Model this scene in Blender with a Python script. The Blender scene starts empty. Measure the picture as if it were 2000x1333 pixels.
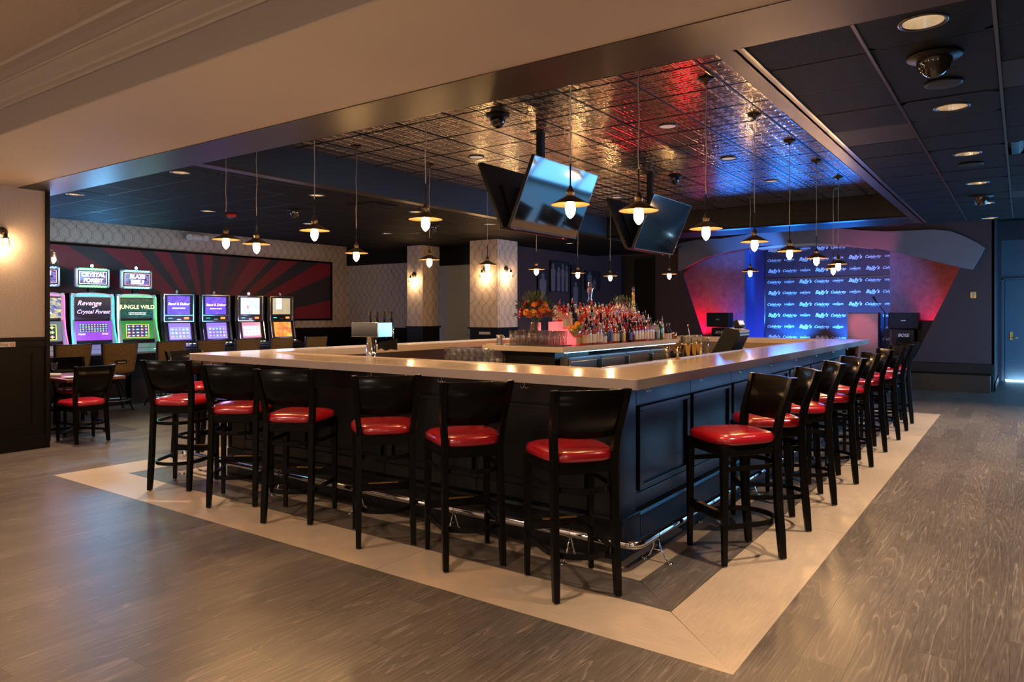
import bpy, math, random
from mathutils import Vector, Matrix, Euler
C = bpy.context.scene.collection
R = random.Random(7)
PI = math.pi
sc = bpy.context.scene

# ------------------------------------------------------------ camera, world, exposure
cam = bpy.data.cameras.new('camera'); camo = bpy.data.objects.new('camera', cam); C.objects.link(camo)
YAW = math.atan(995/1401)
camo.location = (0, 0, 1.45); camo.rotation_euler = (PI/2, 0, YAW)
cam.sensor_width = 36; cam.lens = 1401/2000*36; cam.shift_y = -54.5/2000; cam.clip_start = 0.05
sc.camera = camo
w = bpy.data.worlds.new('world'); sc.world = w; w.use_nodes = True
w.node_tree.nodes['Background'].inputs[0].default_value = (0.35, 0.30, 0.28, 1)
w.node_tree.nodes['Background'].inputs[1].default_value = 0.01
vs = sc.view_settings
vs.view_transform = 'Standard'; vs.look = 'None'; vs.gamma = 1; vs.use_curve_mapping = False
vs.exposure = 0.68
sc.cycles.max_bounces = 8; sc.cycles.diffuse_bounces = 3; sc.cycles.glossy_bounces = 4
sc.cycles.transmission_bounces = 8; sc.cycles.transparent_max_bounces = 40
sc.cycles.sample_clamp_indirect = 3.0; sc.cycles.caustics_reflective = False; sc.cycles.caustics_refractive = False
try: sc.cycles.use_denoising = True
except Exception: pass

WARM = (1.0, 0.62, 0.32); NEUT = (1.0, 0.80, 0.60); BLUE = (0.25, 0.55, 1.0)
def light(kind, name, loc, energy, color=(1, 1, 1), rot=(0, 0, 0), size=0.1, size_y=None, spot=60, blend=0.5):
    l = bpy.data.lights.new(name, kind); l.energy = energy; l.color = color
    if kind == 'AREA':
        l.size = size
        if size_y: l.shape = 'RECTANGLE'; l.size_y = size_y
    else: l.shadow_soft_size = size
    if kind == 'SPOT': l.spot_size = math.radians(spot); l.spot_blend = blend
    o = bpy.data.objects.new(name, l); C.objects.link(o); o.location = loc; o.rotation_euler = rot
    return o
def aim(o, target):
    d = Vector(target) - o.location
    o.rotation_euler = d.to_track_quat('-Z', 'Y').to_euler()
# the camera-side room: recessed ceiling lights behind and beside the viewpoint, then added fill
for (x, y) in ((-7.0, 0.9), (-4.6, 0.9), (-2.2, 0.9), (0.2, 0.9)):
    light('SPOT', 'room_downlight_lamp', (x, y, 3.05), 150, (1.0, 0.81, 0.64), size=0.09, spot=120, blend=0.7)
light('AREA', 'room_fill_lamp', (-2.5, -1.2, 2.9), 30, (1.0, 0.80, 0.64), size=7, size_y=1.6)  # added soft fill, no fixture here
for (x, y) in ((-8.2, -2.2), (-4.5, -2.3), (-0.8, -2.3), (2.6, -1.5)):
    light('POINT', 'rear_fill_light', (x, y, 1.5), 24, (1.0, 0.79, 0.63), size=0.12)  # unseen point fills added to warm the cream bulkhead
# daylight through the glazing in the right-hand wall
l = light('AREA', 'daylight', (1.52, 13.4, 0.9), 50, (0.04, 0.36, 1.0), rot=(0, PI/2, 0), size=1.5, size_y=9)
# stage lights
def spot_to(name, a, b, e, col, deg=50, size=0.06, blend=0.6):
    o = light('SPOT', name, a, e, col, size=size, spot=deg, blend=blend); aim(o, b); return o
spot_to('stage_red_lamp', (-6.42, 16.72, 0.92), (-6.3, 17.0, 1.7), 80, (1, 0.004, 0.03), 130)
spot_to('stage_red_lamp', (-1.12, 16.72, 1.0), (-1.2, 17.0, 1.7), 60, (1, 0.004, 0.03), 130)
for x in (-4.35, -3.12):
    spot_to('stage_blue_lamp', (x, 16.82, 0.56), (x + 0.1, 17.5, 1.75), 420, (0.02, 0.22, 1), 84)
spot_to('podium_pink_lamp', (-3.4, 15.0, 2.3), (-2.70, 16.4, 1.15), 90, (1, 0.25, 0.45), 17)
spot_to('stage_blue_lamp', (-5.0, 16.5, 0.6), (-5.15, 17.4, 1.4), 90, (0.03, 0.13, 1), 90)
spot_to('stage_blue_lamp', (-3.6, 14.6, 2.2), (-4.75, 15.9, 2.92), 330, (0.04, 0.25, 1), 40)
spot_to('stage_blue_lamp', (-2.0, 13.6, 2.3), (-2.6, 17.4, 1.6), 110, (0.3, 0.3, 1), 45)
spot_to('stage_pink_lamp', (-2.4, 14.9, 2.3), (-2.6, 16.0, 3.0), 22, (1, 0.12, 0.4), 70)
# blue spots added to stand in for the stage's reflection in the tin
for x in (-5.0, -3.9, -2.8):
    spot_to('blue_tin_fill_lamp', (x, 15.2, 2.0), (x * 0.66, 9.3, 3.08), 38, (0.02, 0.2, 1), 50, size=0.35)
spot_to('red_tin_fill_lamp', (-3.5, 8.8, 1.5), (-3.05, 5.0, 3.08), 10, (1, 0.02, 0.03), 36)  # added red spot standing in for the bottles' glow in the tin

# ------------------------------------------------------------ materials
MATS = {}
def mat(name, col=(0.5, 0.5, 0.5), rough=0.5, metal=0.0, spec=0.5, emit=None, es=0.0, trans=0.0, ior=1.45, coat=0.0, alpha=1.0):
    if name in MATS: return MATS[name]
    m = bpy.data.materials.new(name); m.use_nodes = True
    b = m.node_tree.nodes['Principled BSDF']
    b.inputs['Base Color'].default_value = (*col, 1); b.inputs['Roughness'].default_value = rough
    b.inputs['Metallic'].default_value = metal; b.inputs['Specular IOR Level'].default_value = spec
    b.inputs['IOR'].default_value = ior
    b.inputs['Transmission Weight'].default_value = trans; b.inputs['Coat Weight'].default_value = coat
    b.inputs['Coat Roughness'].default_value = 0.08
    if emit: b.inputs['Emission Color'].default_value = (*emit, 1); b.inputs['Emission Strength'].default_value = es
    MATS[name] = m; return m
class NT:
    def __init__(s, m): s.t = m.node_tree; s.b = s.t.nodes['Principled BSDF']
    def n(s, typ, **k):
        nd = s.t.nodes.new(typ)
        for a, v in k.items():
            if a.startswith('i_'): nd.inputs[a[2:].replace('_', ' ')].default_value = v
            else: setattr(nd, a, v)
        return nd
    def l(s, a, b): s.t.links.new(a, b)
    def math(s, op, a, b=None, c=None, clamp=False):
        nd = s.t.nodes.new('ShaderNodeMath'); nd.operation = op; nd.use_clamp = clamp
        for i, v in enumerate((a, b, c)):
            if v is None: continue
            if isinstance(v, (int, float)): nd.inputs[i].default_value = v
            else: s.l(v, nd.inputs[i])
        return nd.outputs[0]
    def mix(s, f, a, b):
        nd = s.t.nodes.new('ShaderNodeMix'); nd.data_type = 'RGBA'
        for i, v in ((0, f), (6, a), (7, b)):
            if isinstance(v, (int, float)): nd.inputs[i].default_value = v
            elif isinstance(v, tuple): nd.inputs[i].default_value = (*v, 1) if len(v) == 3 else v
            else: s.l(v, nd.inputs[i])
        return nd.outputs[2]
    def ramp(s, f, stops, interp='LINEAR'):
        nd = s.t.nodes.new('ShaderNodeValToRGB'); nd.color_ramp.interpolation = interp
        e = nd.color_ramp.elements
        while len(e) < len(stops): e.new(0.5)
        for i, (p, c) in enumerate(stops): e[i].position = p; e[i].color = (*c, 1)
        s.l(f, nd.inputs[0]); return nd.outputs[0]
    def pos(s, kind='Object'):
        return s.t.nodes.new('ShaderNodeTexCoord').outputs[kind]
    def wpos(s): return s.t.nodes.new('ShaderNodeNewGeometry').outputs['Position']
    def scale(s, v, sx, sy, sz):
        nd = s.t.nodes.new('ShaderNodeMapping'); nd.inputs['Scale'].default_value = (sx, sy, sz); s.l(v, nd.inputs[0]); return nd.outputs[0]
    def noise(s, v, sc_, det=3, rough=0.5, dist=0.0):
        nd = s.n('ShaderNodeTexNoise'); nd.inputs['Scale'].default_value = sc_; nd.inputs['Detail'].default_value = det
        nd.inputs['Roughness'].default_value = rough; nd.inputs['Distortion'].default_value = dist
        if v: s.l(v, nd.inputs['Vector'])
        return nd.outputs[0]
    def bump(s, h, strength=0.3, dist=0.01):
        nd = s.n('ShaderNodeBump'); nd.inputs['Strength'].default_value = strength; nd.inputs['Distance'].default_value = dist
        s.l(h, nd.inputs['Height']); s.l(nd.outputs[0], s.b.inputs['Normal'])

def wood_mat(name, c1, c2, c3, along='y', rough=0.33, spec=0.5, ring=0.28):
    m = mat(name, c1, rough, spec=spec); t = NT(m)
    gp = t.wpos()
    oi = t.n('ShaderNodeObjectInfo').outputs['Random']; ri = t.n('ShaderNodeNewGeometry').outputs['Random Per Island']
    rnd = t.math('FRACT', t.math('ADD', t.math('MULTIPLY', oi, 7.31), t.math('MULTIPLY', ri, 3.17)))
    off = t.n('ShaderNodeCombineXYZ'); t.l(t.math('MULTIPLY', rnd, 37.0), off.inputs[0]); t.l(t.math('MULTIPLY', rnd, 91.0), off.inputs[1])
    add = t.n('ShaderNodeVectorMath', operation='ADD'); t.l(gp, add.inputs[0]); t.l(off.outputs[0], add.inputs[1])
    s = (1, 0.055, 1) if along == 'y' else (0.055, 1, 1)
    v = t.scale(add.outputs[0], *s)
    fine = t.noise(v, 120, 6, 0.72); broad = t.noise(v, 8, 1, 0.5, 0.9)
    rings = t.math('FRACT', t.math('MULTIPLY', broad, 15.0))
    line = t.math('POWER', rings, 7.0)
    f = t.math('ADD', t.math('MULTIPLY', fine, 0.85), t.math('MULTIPLY', line, ring))
    f = t.math('ADD', f, t.math('MULTIPLY', t.math('SUBTRACT', rnd, 0.5), 0.15))
    col = t.ramp(f, [(0.22, c1), (0.5, c2), (0.85, c3)])
    t.l(col, t.b.inputs['Base Color'])
    r = t.math('ADD', t.math('MULTIPLY', fine, 0.25), rough - 0.10); t.l(r, t.b.inputs['Roughness'])
    t.bump(f, 0.12, 0.004)
    return m
M_floor = wood_mat('floor_oak', (0.050, 0.036, 0.026), (0.100, 0.073, 0.053), (0.24, 0.180, 0.135))
M_floorx = wood_mat('floor_oak_cross', (0.046, 0.034, 0.025), (0.085, 0.063, 0.048), (0.19, 0.145, 0.11), along='x')
M_tan = wood_mat('floor_tan', (0.30, 0.205, 0.130), (0.40, 0.280, 0.180), (0.50, 0.365, 0.245), along='y', ring=0.06)
M_tanx = wood_mat('floor_tan_cross', (0.30, 0.205, 0.130), (0.40, 0.280, 0.180), (0.50, 0.365, 0.245), along='x', ring=0.06)
M_sub = mat('subfloor', (0.05, 0.04, 0.03), 0.8)

def paint(name, col, rough=0.6, bump=0.15, sc_=60):
    m = mat(name, col, rough); t = NT(m)
    n = t.noise(t.wpos(), sc_, 4, 0.6); t.bump(n, bump, 0.01); return m
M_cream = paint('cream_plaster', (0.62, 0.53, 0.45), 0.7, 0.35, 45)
M_cream_shaded = paint('cream_plaster_shaded', (0.40, 0.35, 0.31), 0.7, 0.5, 90)  # same cream darkened for the shade on the bulkhead's near face
M_crown = mat('crown_paint', (0.50, 0.44, 0.38), 0.45)
M_bronze = mat('bronze_metal', (0.060, 0.042, 0.030), 0.42, metal=0.6)
t = NT(M_bronze); t.bump(t.noise(t.wpos(), 2.5, 2), 0.05, 0.02)
M_bluewall = paint('coffer_paint', (0.020, 0.035, 0.065), 0.6, 0.05)
M_tileb = mat('black_ceiling_tile', (0.012, 0.011, 0.011), 0.65, spec=0.08); t = NT(M_tileb)
n1 = t.noise(t.wpos(), 130, 3, 0.7); t.bump(n1, 0.9, 0.012)
M_gridb = mat('ceiling_grid_bar', (0.10, 0.10, 0.11), 0.3, metal=0.8)
M_tin = mat('tin_tile_metal', (0.46, 0.38, 0.32), 0.22, metal=0.95); t = NT(M_tin); t.bump(t.noise(t.wpos(), 22, 3, 0.6), 0.25, 0.01)
M_black = mat('black_lacquer', (0.0055, 0.0045, 0.004), 0.24, spec=0.13)
M_blackm = mat('black_matte', (0.006, 0.006, 0.0065), 0.5, spec=0.3)
M_panelb = mat('black_panel_paint', (0.006, 0.006, 0.007), 0.30, spec=0.35)
M_rail = mat('wainscot_paint', (0.007, 0.006, 0.006), 0.42, spec=0.15)
M_quartz = mat('quartz', (0.58, 0.49, 0.43), 0.14, spec=0.6); t = NT(M_quartz)
t.l(t.ramp(t.noise(t.wpos(), 260, 2, 0.7), [(0.35, (0.52, 0.44, 0.385)), (0.62, (0.62, 0.53, 0.47))]), t.b.inputs['Base Color'])
M_chrome = mat('chrome', (0.75, 0.74, 0.73), 0.10, metal=1.0)
M_steel = mat('brushed_steel', (0.50, 0.52, 0.54), 0.28, metal=1.0); t = NT(M_steel); t.bump(t.noise(t.scale(t.wpos(), 1, 1, 30), 12, 3), 0.05, 0.01)
M_gold = mat('gold_tin', (0.72, 0.50, 0.22), 0.16, metal=1.0)
M_copper = mat('copper_metal', (0.72, 0.33, 0.20), 0.18, metal=1.0)
M_brass = mat('brass_strip', (0.65, 0.38, 0.08), 0.3, metal=0.9)
M_red = mat('red_vinyl', (0.33, 0.006, 0.013), 0.27, spec=0.6, coat=0.5); t = NT(M_red); t.bump(t.noise(t.wpos(), 14, 3), 0.10, 0.02)
M_cord = mat('grey_cord', (0.42, 0.38, 0.35), 0.5)
M_shade = mat('dark_shade', (0.07, 0.05, 0.035), 0.35, metal=0.6)
M_shadein = mat('shade_inside', (0.06, 0.035, 0.018), 0.4, metal=0.3)
M_bulb = mat('bulb_glow', (1, 0.7, 0.4), 0.3, emit=(1.0, 0.56, 0.22), es=300)
M_white = mat('white_paint', (0.62, 0.62, 0.62), 0.5)
M_panelw = mat('white_panel_paint', (0.42, 0.47, 0.55), 0.5)
M_purple = paint('mauve_wall_paint', (0.050, 0.027, 0.031), 0.7, 0.05)
M_greywall = paint('grey_band_paint', (0.15, 0.14, 0.16), 0.65, 0.04)
M_glass = mat('clear_glass', (1, 1, 1), 0.02); t = NT(M_glass)
_tr = t.n('ShaderNodeBsdfTransparent'); _tr.inputs[0].default_value = (0.985, 0.985, 0.985, 1); _gl = t.n('ShaderNodeBsdfGlossy'); _gl.inputs['Roughness'].default_value = 0.04
_lw = t.n('ShaderNodeLayerWeight'); _lw.inputs['Blend'].default_value = 0.42; _mx = t.n('ShaderNodeMixShader')
t.l(t.math('ADD', t.math('MULTIPLY', _lw.outputs['Facing'], 0.55), 0.05, clamp=True), _mx.inputs[0]); t.l(_tr.outputs[0], _mx.inputs[1]); t.l(_gl.outputs[0], _mx.inputs[2])
t.l(_mx.outputs[0], [n for n in M_glass.node_tree.nodes if n.type == 'OUTPUT_MATERIAL'][0].inputs['Surface'])
M_thin = mat('frosted_glass', (0.95, 0.85, 0.8), 0.25, trans=1.0, ior=1.3)
M_lampw = mat('lamp_face_warm', (1, 0.9, 0.75), 0.4, emit=(1.0, 0.80, 0.55), es=3.0)
M_can = mat('lamp_can', (0.75, 0.68, 0.58), 0.25, metal=0.7)
M_lampdim = mat('lamp_face_dim', (0.6, 0.5, 0.42), 0.4, emit=(1.0, 0.78, 0.6), es=0.18)
M_domeg = mat('dome_glass', (0.02, 0.018, 0.016), 0.05, spec=0.8)
M_tvs = mat('tv_screen', (0.006, 0.007, 0.010), 0.05, spec=0.5, ior=2.2, coat=0.5)
M_wicker = mat('wicker_back', (0.20, 0.13, 0.06), 0.7); t = NT(M_wicker)
wv = t.n('ShaderNodeTexBrick'); wv.inputs['Scale'].default_value = 62; wv.inputs['Color1'].default_value = (0.30, 0.20, 0.09, 1); wv.inputs['Color2'].default_value = (0.22, 0.145, 0.065, 1)
wv.inputs['Mortar'].default_value = (0.035, 0.025, 0.015, 1); wv.inputs['Mortar Size'].default_value = 0.03; wv.inputs['Brick Width'].default_value = 0.3; wv.inputs['Row Height'].default_value = 0.42
sx = t.n('ShaderNodeSeparateXYZ'); t.l(t.pos('Object'), sx.inputs[0]); cx = t.n('ShaderNodeCombineXYZ'); t.l(sx.outputs[1], cx.inputs[0]); t.l(sx.outputs[2], cx.inputs[1])
t.l(cx.outputs[0], wv.inputs['Vector']); t.l(wv.outputs[0], t.b.inputs['Base Color'])
M_table = wood_mat('table_wood', (0.09, 0.03, 0.018), (0.16, 0.055, 0.03), (0.22, 0.09, 0.05), along='y', rough=0.3)

def wallpaper(name, axis, base=(0.50, 0.44, 0.40), line=(0.16, 0.14, 0.13)):
    """art-deco lattice: mirrored stepped zigzags drawn as double lines"""
    m = mat(name, base, 0.6); t = NT(m)
    s = t.n('ShaderNodeSeparateXYZ'); t.l(t.wpos(), s.inputs[0])
    u = t.math('DIVIDE', s.outputs[axis], 0.34); v = t.math('DIVIDE', s.outputs[2], 0.50)
    def zig(du, dv, sign, amp=0.25, th=0.011):
        tri = t.math('ABSOLUTE', t.math('SUBTRACT', t.math('FRACT', t.math('ADD', v, dv)), 0.5))      # 0..0.5, peak at the period ends
        tr = t.math('SUBTRACT', t.math('MULTIPLY', t.math('ADD', t.math('MULTIPLY', t.math('SUBTRACT', tri, 0.25), 3.4), 0.5, clamp=True), 1.0), 0.5)
        p = t.math('ADD', t.math('ADD', u, du), t.math('MULTIPLY', tr, 2 * amp * sign))
        f = t.math('ABSOLUTE', t.math('SUBTRACT', t.math('FRACT', p), 0.5))
        return t.math('LESS_THAN', f, th)
    tot = None
    for (du, dv, sg) in ((0, 0, 1), (0.075, 0, 1), (0.0, 0, -1), (0.5, 0.5, 1), (0.5, 0.5, -1), (0.575, 0.5, -1), (0.25, 0.25, 1)):
        z = zig(du, dv, sg); tot = z if tot is None else t.math('MAXIMUM', tot, z)
    t.l(t.mix(tot, base, line), t.b.inputs['Base Color'])
    return m
M_wpy = wallpaper('lattice_wallpaper_y', 1); M_wpx = wallpaper('lattice_wallpaper_x', 0)
M_linen = mat('linen_wallpaper', (0.44, 0.38, 0.36), 0.6); t = NT(M_linen)
nz = t.noise(t.scale(t.wpos(), 1, 0.5, 2), 130, 3, 0.8)
t.l(t.ramp(nz, [(0.38, (0.30, 0.26, 0.25)), (0.6, (0.47, 0.41, 0.39))]), t.b.inputs['Base Color']); t.bump(nz, 0.3, 0.004)

# sunburst mural: red rays on charcoal, printed flat
M_mural = mat('sunburst_print', (0.1, 0.02, 0.03), 0.45); t = NT(M_mural)
s = t.n('ShaderNodeSeparateXYZ'); t.l(t.wpos(), s.inputs[0])
ang = t.math('ARCTAN2', t.math('SUBTRACT', s.outputs[2], 1.15), t.math('SUBTRACT', s.outputs[1], 7.75))
a01 = t.math('DIVIDE', ang, PI)
DK = (0.028, 0.028, 0.042); RD = (0.20, 0.018, 0.038); RM = (0.085, 0.014, 0.026)
st = [(0.0, RD), (0.06, DK), (0.115, RD), (0.155, DK), (0.185, RD), (0.225, DK), (0.25, RD), (0.31, RM), (0.35, DK), (0.39, RM), (0.43, DK), (0.475, RD),
      (0.52, DK), (0.555, RD), (0.60, DK), (0.655, RD), (0.70, DK), (0.735, RD), (0.80, DK), (0.835, RD), (0.875, DK), (0.90, RM), (0.925, DK), (0.945, RD), (0.965, DK)]
t.l(t.ramp(a01, st, 'CONSTANT'), t.b.inputs['Base Color'])
M_stagewall = mat('mottled_plaster', (0.42, 0.30, 0.42), 0.6); t = NT(M_stagewall)
nz = t.noise(t.wpos(), 7.0, 9, 0.75, 0.6)
t.l(t.ramp(nz, [(0.3, (0.13, 0.09, 0.13)), (0.7, (0.24, 0.18, 0.24))]), t.b.inputs['Base Color'])

# ------------------------------------------------------------ mesh helpers
def tag(o, label=None, cat=None, group=None, kind=None):
    if label: o['label'] = label
    if cat: o['category'] = cat
    if group: o['group'] = group
    if kind: o['kind'] = kind
    return o
def empty(name, loc=(0, 0, 0), rz=0.0, label=None, cat=None, group=None):
    o = bpy.data.objects.new(name, None); C.objects.link(o); o.location = loc; o.rotation_euler = (0, 0, rz)
    o.empty_display_size = 0.1
    return tag(o, label, cat, group)
def inst(name, mesh, parent=None, loc=(0, 0, 0), rot=(0, 0, 0), scale=(1, 1, 1)):
    o = bpy.data.objects.new(name, mesh); C.objects.link(o)
    if parent: o.parent = parent
    o.location = loc; o.rotation_euler = rot; o.scale = scale
    return o
class MB:
    def __init__(s): s.v = []; s.f = []; s.m = []; s.mats = []; s.sm = []; s.cur = 0; s.smooth = False
    def use(s, m):
        if m not in s.mats: s.mats.append(m)
        s.cur = s.mats.index(m); return s
    def add(s, vs, fs, smooth=None):
        b = len(s.v); s.v += [tuple(v) for v in vs]
        for f in fs: s.f.append(tuple(b + i for i in f)); s.m.append(s.cur); s.sm.append(s.smooth if smooth is None else smooth)
        return s
    def box(s, x0, x1, y0, y1, z0, z1, M=None):
        if x0 > x1: x0, x1 = x1, x0
        if y0 > y1: y0, y1 = y1, y0
        if z0 > z1: z0, z1 = z1, z0
        vs = [Vector(p) for p in ((x0, y0, z0), (x1, y0, z0), (x1, y1, z0), (x0, y1, z0), (x0, y0, z1), (x1, y0, z1), (x1, y1, z1), (x0, y1, z1))]
        if M: vs = [M @ v for v in vs]
        return s.add(vs, [(0, 3, 2, 1), (4, 5, 6, 7), (0, 1, 5, 4), (1, 2, 6, 5), (2, 3, 7, 6), (3, 0, 4, 7)], False)
    def lathe(s, prof, n=16, M=None, cap=True, smooth=True):
        vs = []; fs = []
        for r, z in prof:
            for k in range(n):
                a = 2 * PI * k / n; v = Vector((r * math.cos(a), r * math.sin(a), z)); vs.append(M @ v if M else v)
        for i in range(len(prof) - 1):
            for k in range(n):
                a = i * n + k; b = i * n + (k + 1) % n; fs.append((a, b, b + n, a + n))
        if cap:
            if prof[0][0] > 1e-6: fs.append(tuple(reversed(range(n))))
            if prof[-1][0] > 1e-6: fs.append(tuple(range((len(prof) - 1) * n, len(prof) * n)))
        return s.add(vs, fs, smooth)
    def cyl(s, p0, p1, r0, r1=None, n=12):
        p0 = Vector(p0); p1 = Vector(p1); d = p1 - p0; L = d.length
        M = Matrix.Translation(p0) @ d.to_track_quat('Z', 'Y').to_matrix().to_4x4()
        return s.lathe([(r0, 0), (r0 if r1 is None else r1, L)], n, M)
    def tube(s, path, r, n=8, flat=None):
        path = [Vector(p) for p in path]; vs = []; fs = []
        up = Vector((0, 0, 1))
        for i, p in enumerate(path):
            d = (path[min(i + 1, len(path) - 1)] - path[max(i - 1, 0)]).normalized()
            u = up if abs(d.dot(up)) < 0.95 else Vector((1, 0, 0))
            x = d.cross(u).normalized(); y = x.cross(d).normalized()
            if flat:      # rectangular section (half widths)
                for (a, b) in ((-1, -1), (1, -1), (1, 1), (-1, 1)): vs.append(p + x * a * flat[0] + y * b * flat[1])
            else:
                for k in range(n):
                    a = 2 * PI * k / n; vs.append(p + x * math.cos(a) * r + y * math.sin(a) * r)
        m = 4 if flat else n
        for i in range(len(path) - 1):
            for k in range(m):
                a = i * m + k; b = i * m + (k + 1) % m; fs.append((a, b, b + m, a + m))
        fs.append(tuple(reversed(range(m)))); fs.append(tuple(range((len(path) - 1) * m, len(path) * m)))
        return s.add(vs, fs, not flat)
    def prism(s, poly, t0, t1, axes='xz'):
        """poly in the plane given by axes, extruded along the third axis from t0 to t1"""
        def P(a, b, c):
            return {'xz': (a, c, b), 'yz': (c, a, b), 'xy': (a, b, c)}[axes]
        n = len(poly); vs = [P(a, b, t0) for a, b in poly] + [P(a, b, t1) for a, b in poly]
        fs = [tuple(range(n)), tuple(reversed(range(n, 2 * n)))] + [(i, i + n, (i + 1) % n + n, (i + 1) % n) for i in range(n)]
        return s.add(vs, fs, False)
    def mesh(s, name, fix=True):
        me = bpy.data.meshes.new(name); me.from_pydata(s.v, [], s.f)
        for m in s.mats: me.materials.append(m)
        me.polygons.foreach_set('material_index', s.m); me.polygons.foreach_set('use_smooth', s.sm)
        me.update()
        if fix:
            import bmesh
            bm = bmesh.new(); bm.from_mesh(me); bmesh.ops.recalc_face_normals(bm, faces=bm.faces[:]); bm.to_mesh(me); bm.free()
        return me
    def obj(s, name, parent=None, bevel=0.0, seg=2, **tg):
        o = inst(name, s.mesh(name), parent)
        if bevel:
            b = o.modifiers.new('bevel', 'BEVEL'); b.width = bevel; b.segments = seg; b.limit_method = 'ANGLE'
        return tag(o, **tg)
def mb(m): return MB().use(m)
def bx(m, *a): return mb(m).box(*a)
def copy_tree(o, parent=None, loc=None, rz=None, label=None, group=None):
    c = o.copy(); C.objects.link(c)
    if parent: c.parent = parent
    if loc is not None: c.location = loc
    if rz is not None: c.rotation_euler = (0, 0, rz)
    if label: c['label'] = label
    if group: c['group'] = group
    for ch in o.children: copy_tree(ch, c)
    return c
TX = {}
def text_mesh(s, size, m, shear=0.0, off=0.0, ext=0.0):
    key = (s, size, m.name, shear, off, ext)
    if key in TX: return TX[key]
    cu = bpy.data.curves.new('print', 'FONT'); cu.body = s; cu.size = size; cu.shear = shear; cu.offset = off; cu.extrude = ext
    cu.align_x = 'CENTER'; cu.align_y = 'CENTER'; cu.resolution_u = 3
    o = bpy.data.objects.new('print', cu); C.objects.link(o)
    bpy.context.view_layer.update()
    me = bpy.data.meshes.new_from_object(o.evaluated_get(bpy.context.evaluated_depsgraph_get()))
    me.materials.clear(); me.materials.append(m)
    bpy.data.objects.remove(o); bpy.data.curves.remove(cu)
    TX[key] = me; return me
def quad(name, pts, m, parent=None):
    me = bpy.data.meshes.new(name); me.from_pydata([tuple(p) for p in pts], [], [(0, 1, 2, 3)])
    uv = me.uv_layers.new(name='uv')
    for i, c in enumerate(((0, 0), (1, 0), (1, 1), (0, 1))): uv.data[i].uv = c
    me.materials.append(m); me.update(); return inst(name, me, parent)
ORD = ['first', 'second', 'third', 'fourth', 'fifth', 'sixth', 'seventh', 'eighth', 'ninth', 'tenth', 'eleventh', 'twelfth', 'thirteenth', 'fourteenth',
       'fifteenth', 'sixteenth', 'seventeenth', 'eighteenth', 'nineteenth', 'twentieth', 'twenty-first', 'twenty-second', 'twenty-third', 'twenty-fourth', 'twenty-fifth', 'twenty-sixth', 'twenty-seventh', 'twenty-eighth', 'twenty-ninth', 'thirtieth']

# ------------------------------------------------------------ room shell
ZC = 2.767; ZT = 3.08
S = 'structure'
fl = bx(M_sub, -13, 4.2, -2.5, 19.0, -0.06, -0.006).obj('floor', kind=S)
BX0, BX1, BY0, BY1 = -7.054, -0.940, 2.855, 11.92      # outer edge of the light border
IX0, IX1, IY0, IY1 = -6.591, -1.388, 3.285, 11.49      # its inner edge
KX0, KX1, KY0, KY1 = -6.29, -1.683, 3.569, 11.2        # inner light strip
def plank_mesh(x0, x1, y0, y1, m, g=0.0003):
    b = MB().use(m); c = 0.0002
    x0 += g; x1 -= g; y0 += g; y1 -= g
    vs = [(x0, y0, -0.006), (x1, y0, -0.006), (x1, y1, -0.006), (x0, y1, -0.006), (x0, y0, -c), (x1, y0, -c), (x1, y1, -c), (x0, y1, -c),
          (x0 + c, y0 + c, 0), (x1 - c, y0 + c, 0), (x1 - c, y1 - c, 0), (x0 + c, y1 - c, 0)]
    b.add(vs, [(0, 1, 5, 4), (1, 2, 6, 5), (2, 3, 7, 6), (3, 0, 4, 7), (4, 5, 9, 8), (5, 6, 10, 9), (6, 7, 11, 10), (7, 4, 8, 11), (8, 9, 10, 11)], False)
    return b
nplank = 0; far = mb(M_floor)
PW = 0.18; PL = 1.22
pl = []
x = -13.0; k = 0
while x < 4.2:
    y = -2.5 - (k * 0.437) % PL
    while y < 19:
        a, b_, c, d = x, min(x + PW, 4.2), max(y, -2.5), min(y + PL, 19)
        y += PL
        if d - c < 0.02: continue
        # cut the plank against the bordered field round the bar
        segs = []
        if b_ <= BX0 or a >= BX1: segs = [(a, b_, c, d)]
        else:
            if a < BX0: segs.append((a, BX0, c, d)); a = BX0
            if b_ > BX1: segs.append((BX1, b_, c, d)); b_ = BX1
            if d <= BY0 or c >= BY1: segs.append((a, b_, c, d))
            else:
                if c < BY0: segs.append((a, b_, c, BY0))
                if d > BY1: segs.append((a, b_, BY1, d))
        pl += segs
    x += PW; k += 1
def vis(s):
    cx_, cy_ = (s[0] + s[1]) / 2, (s[2] + s[3]) / 2
    dep = -math.sin(YAW) * cx_ + math.cos(YAW) * cy_; lat = math.cos(YAW) * cx_ + math.sin(YAW) * cy_
    return dep if dep > 0.5 and abs(lat / dep) < 0.95 and (cx_ > -8.6 or cy_ > 3.3) else 999
pl.sort(key=vis)
for i, s_ in enumerate(pl):
    if i < 300: plank_mesh(*s_, M_floor).obj('plank', fl)
    else:
        far2 = plank_mesh(*s_, M_floor); far.add(far2.v, far2.f, False)
far.obj('plank_field', fl, kind='stuff')
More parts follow.
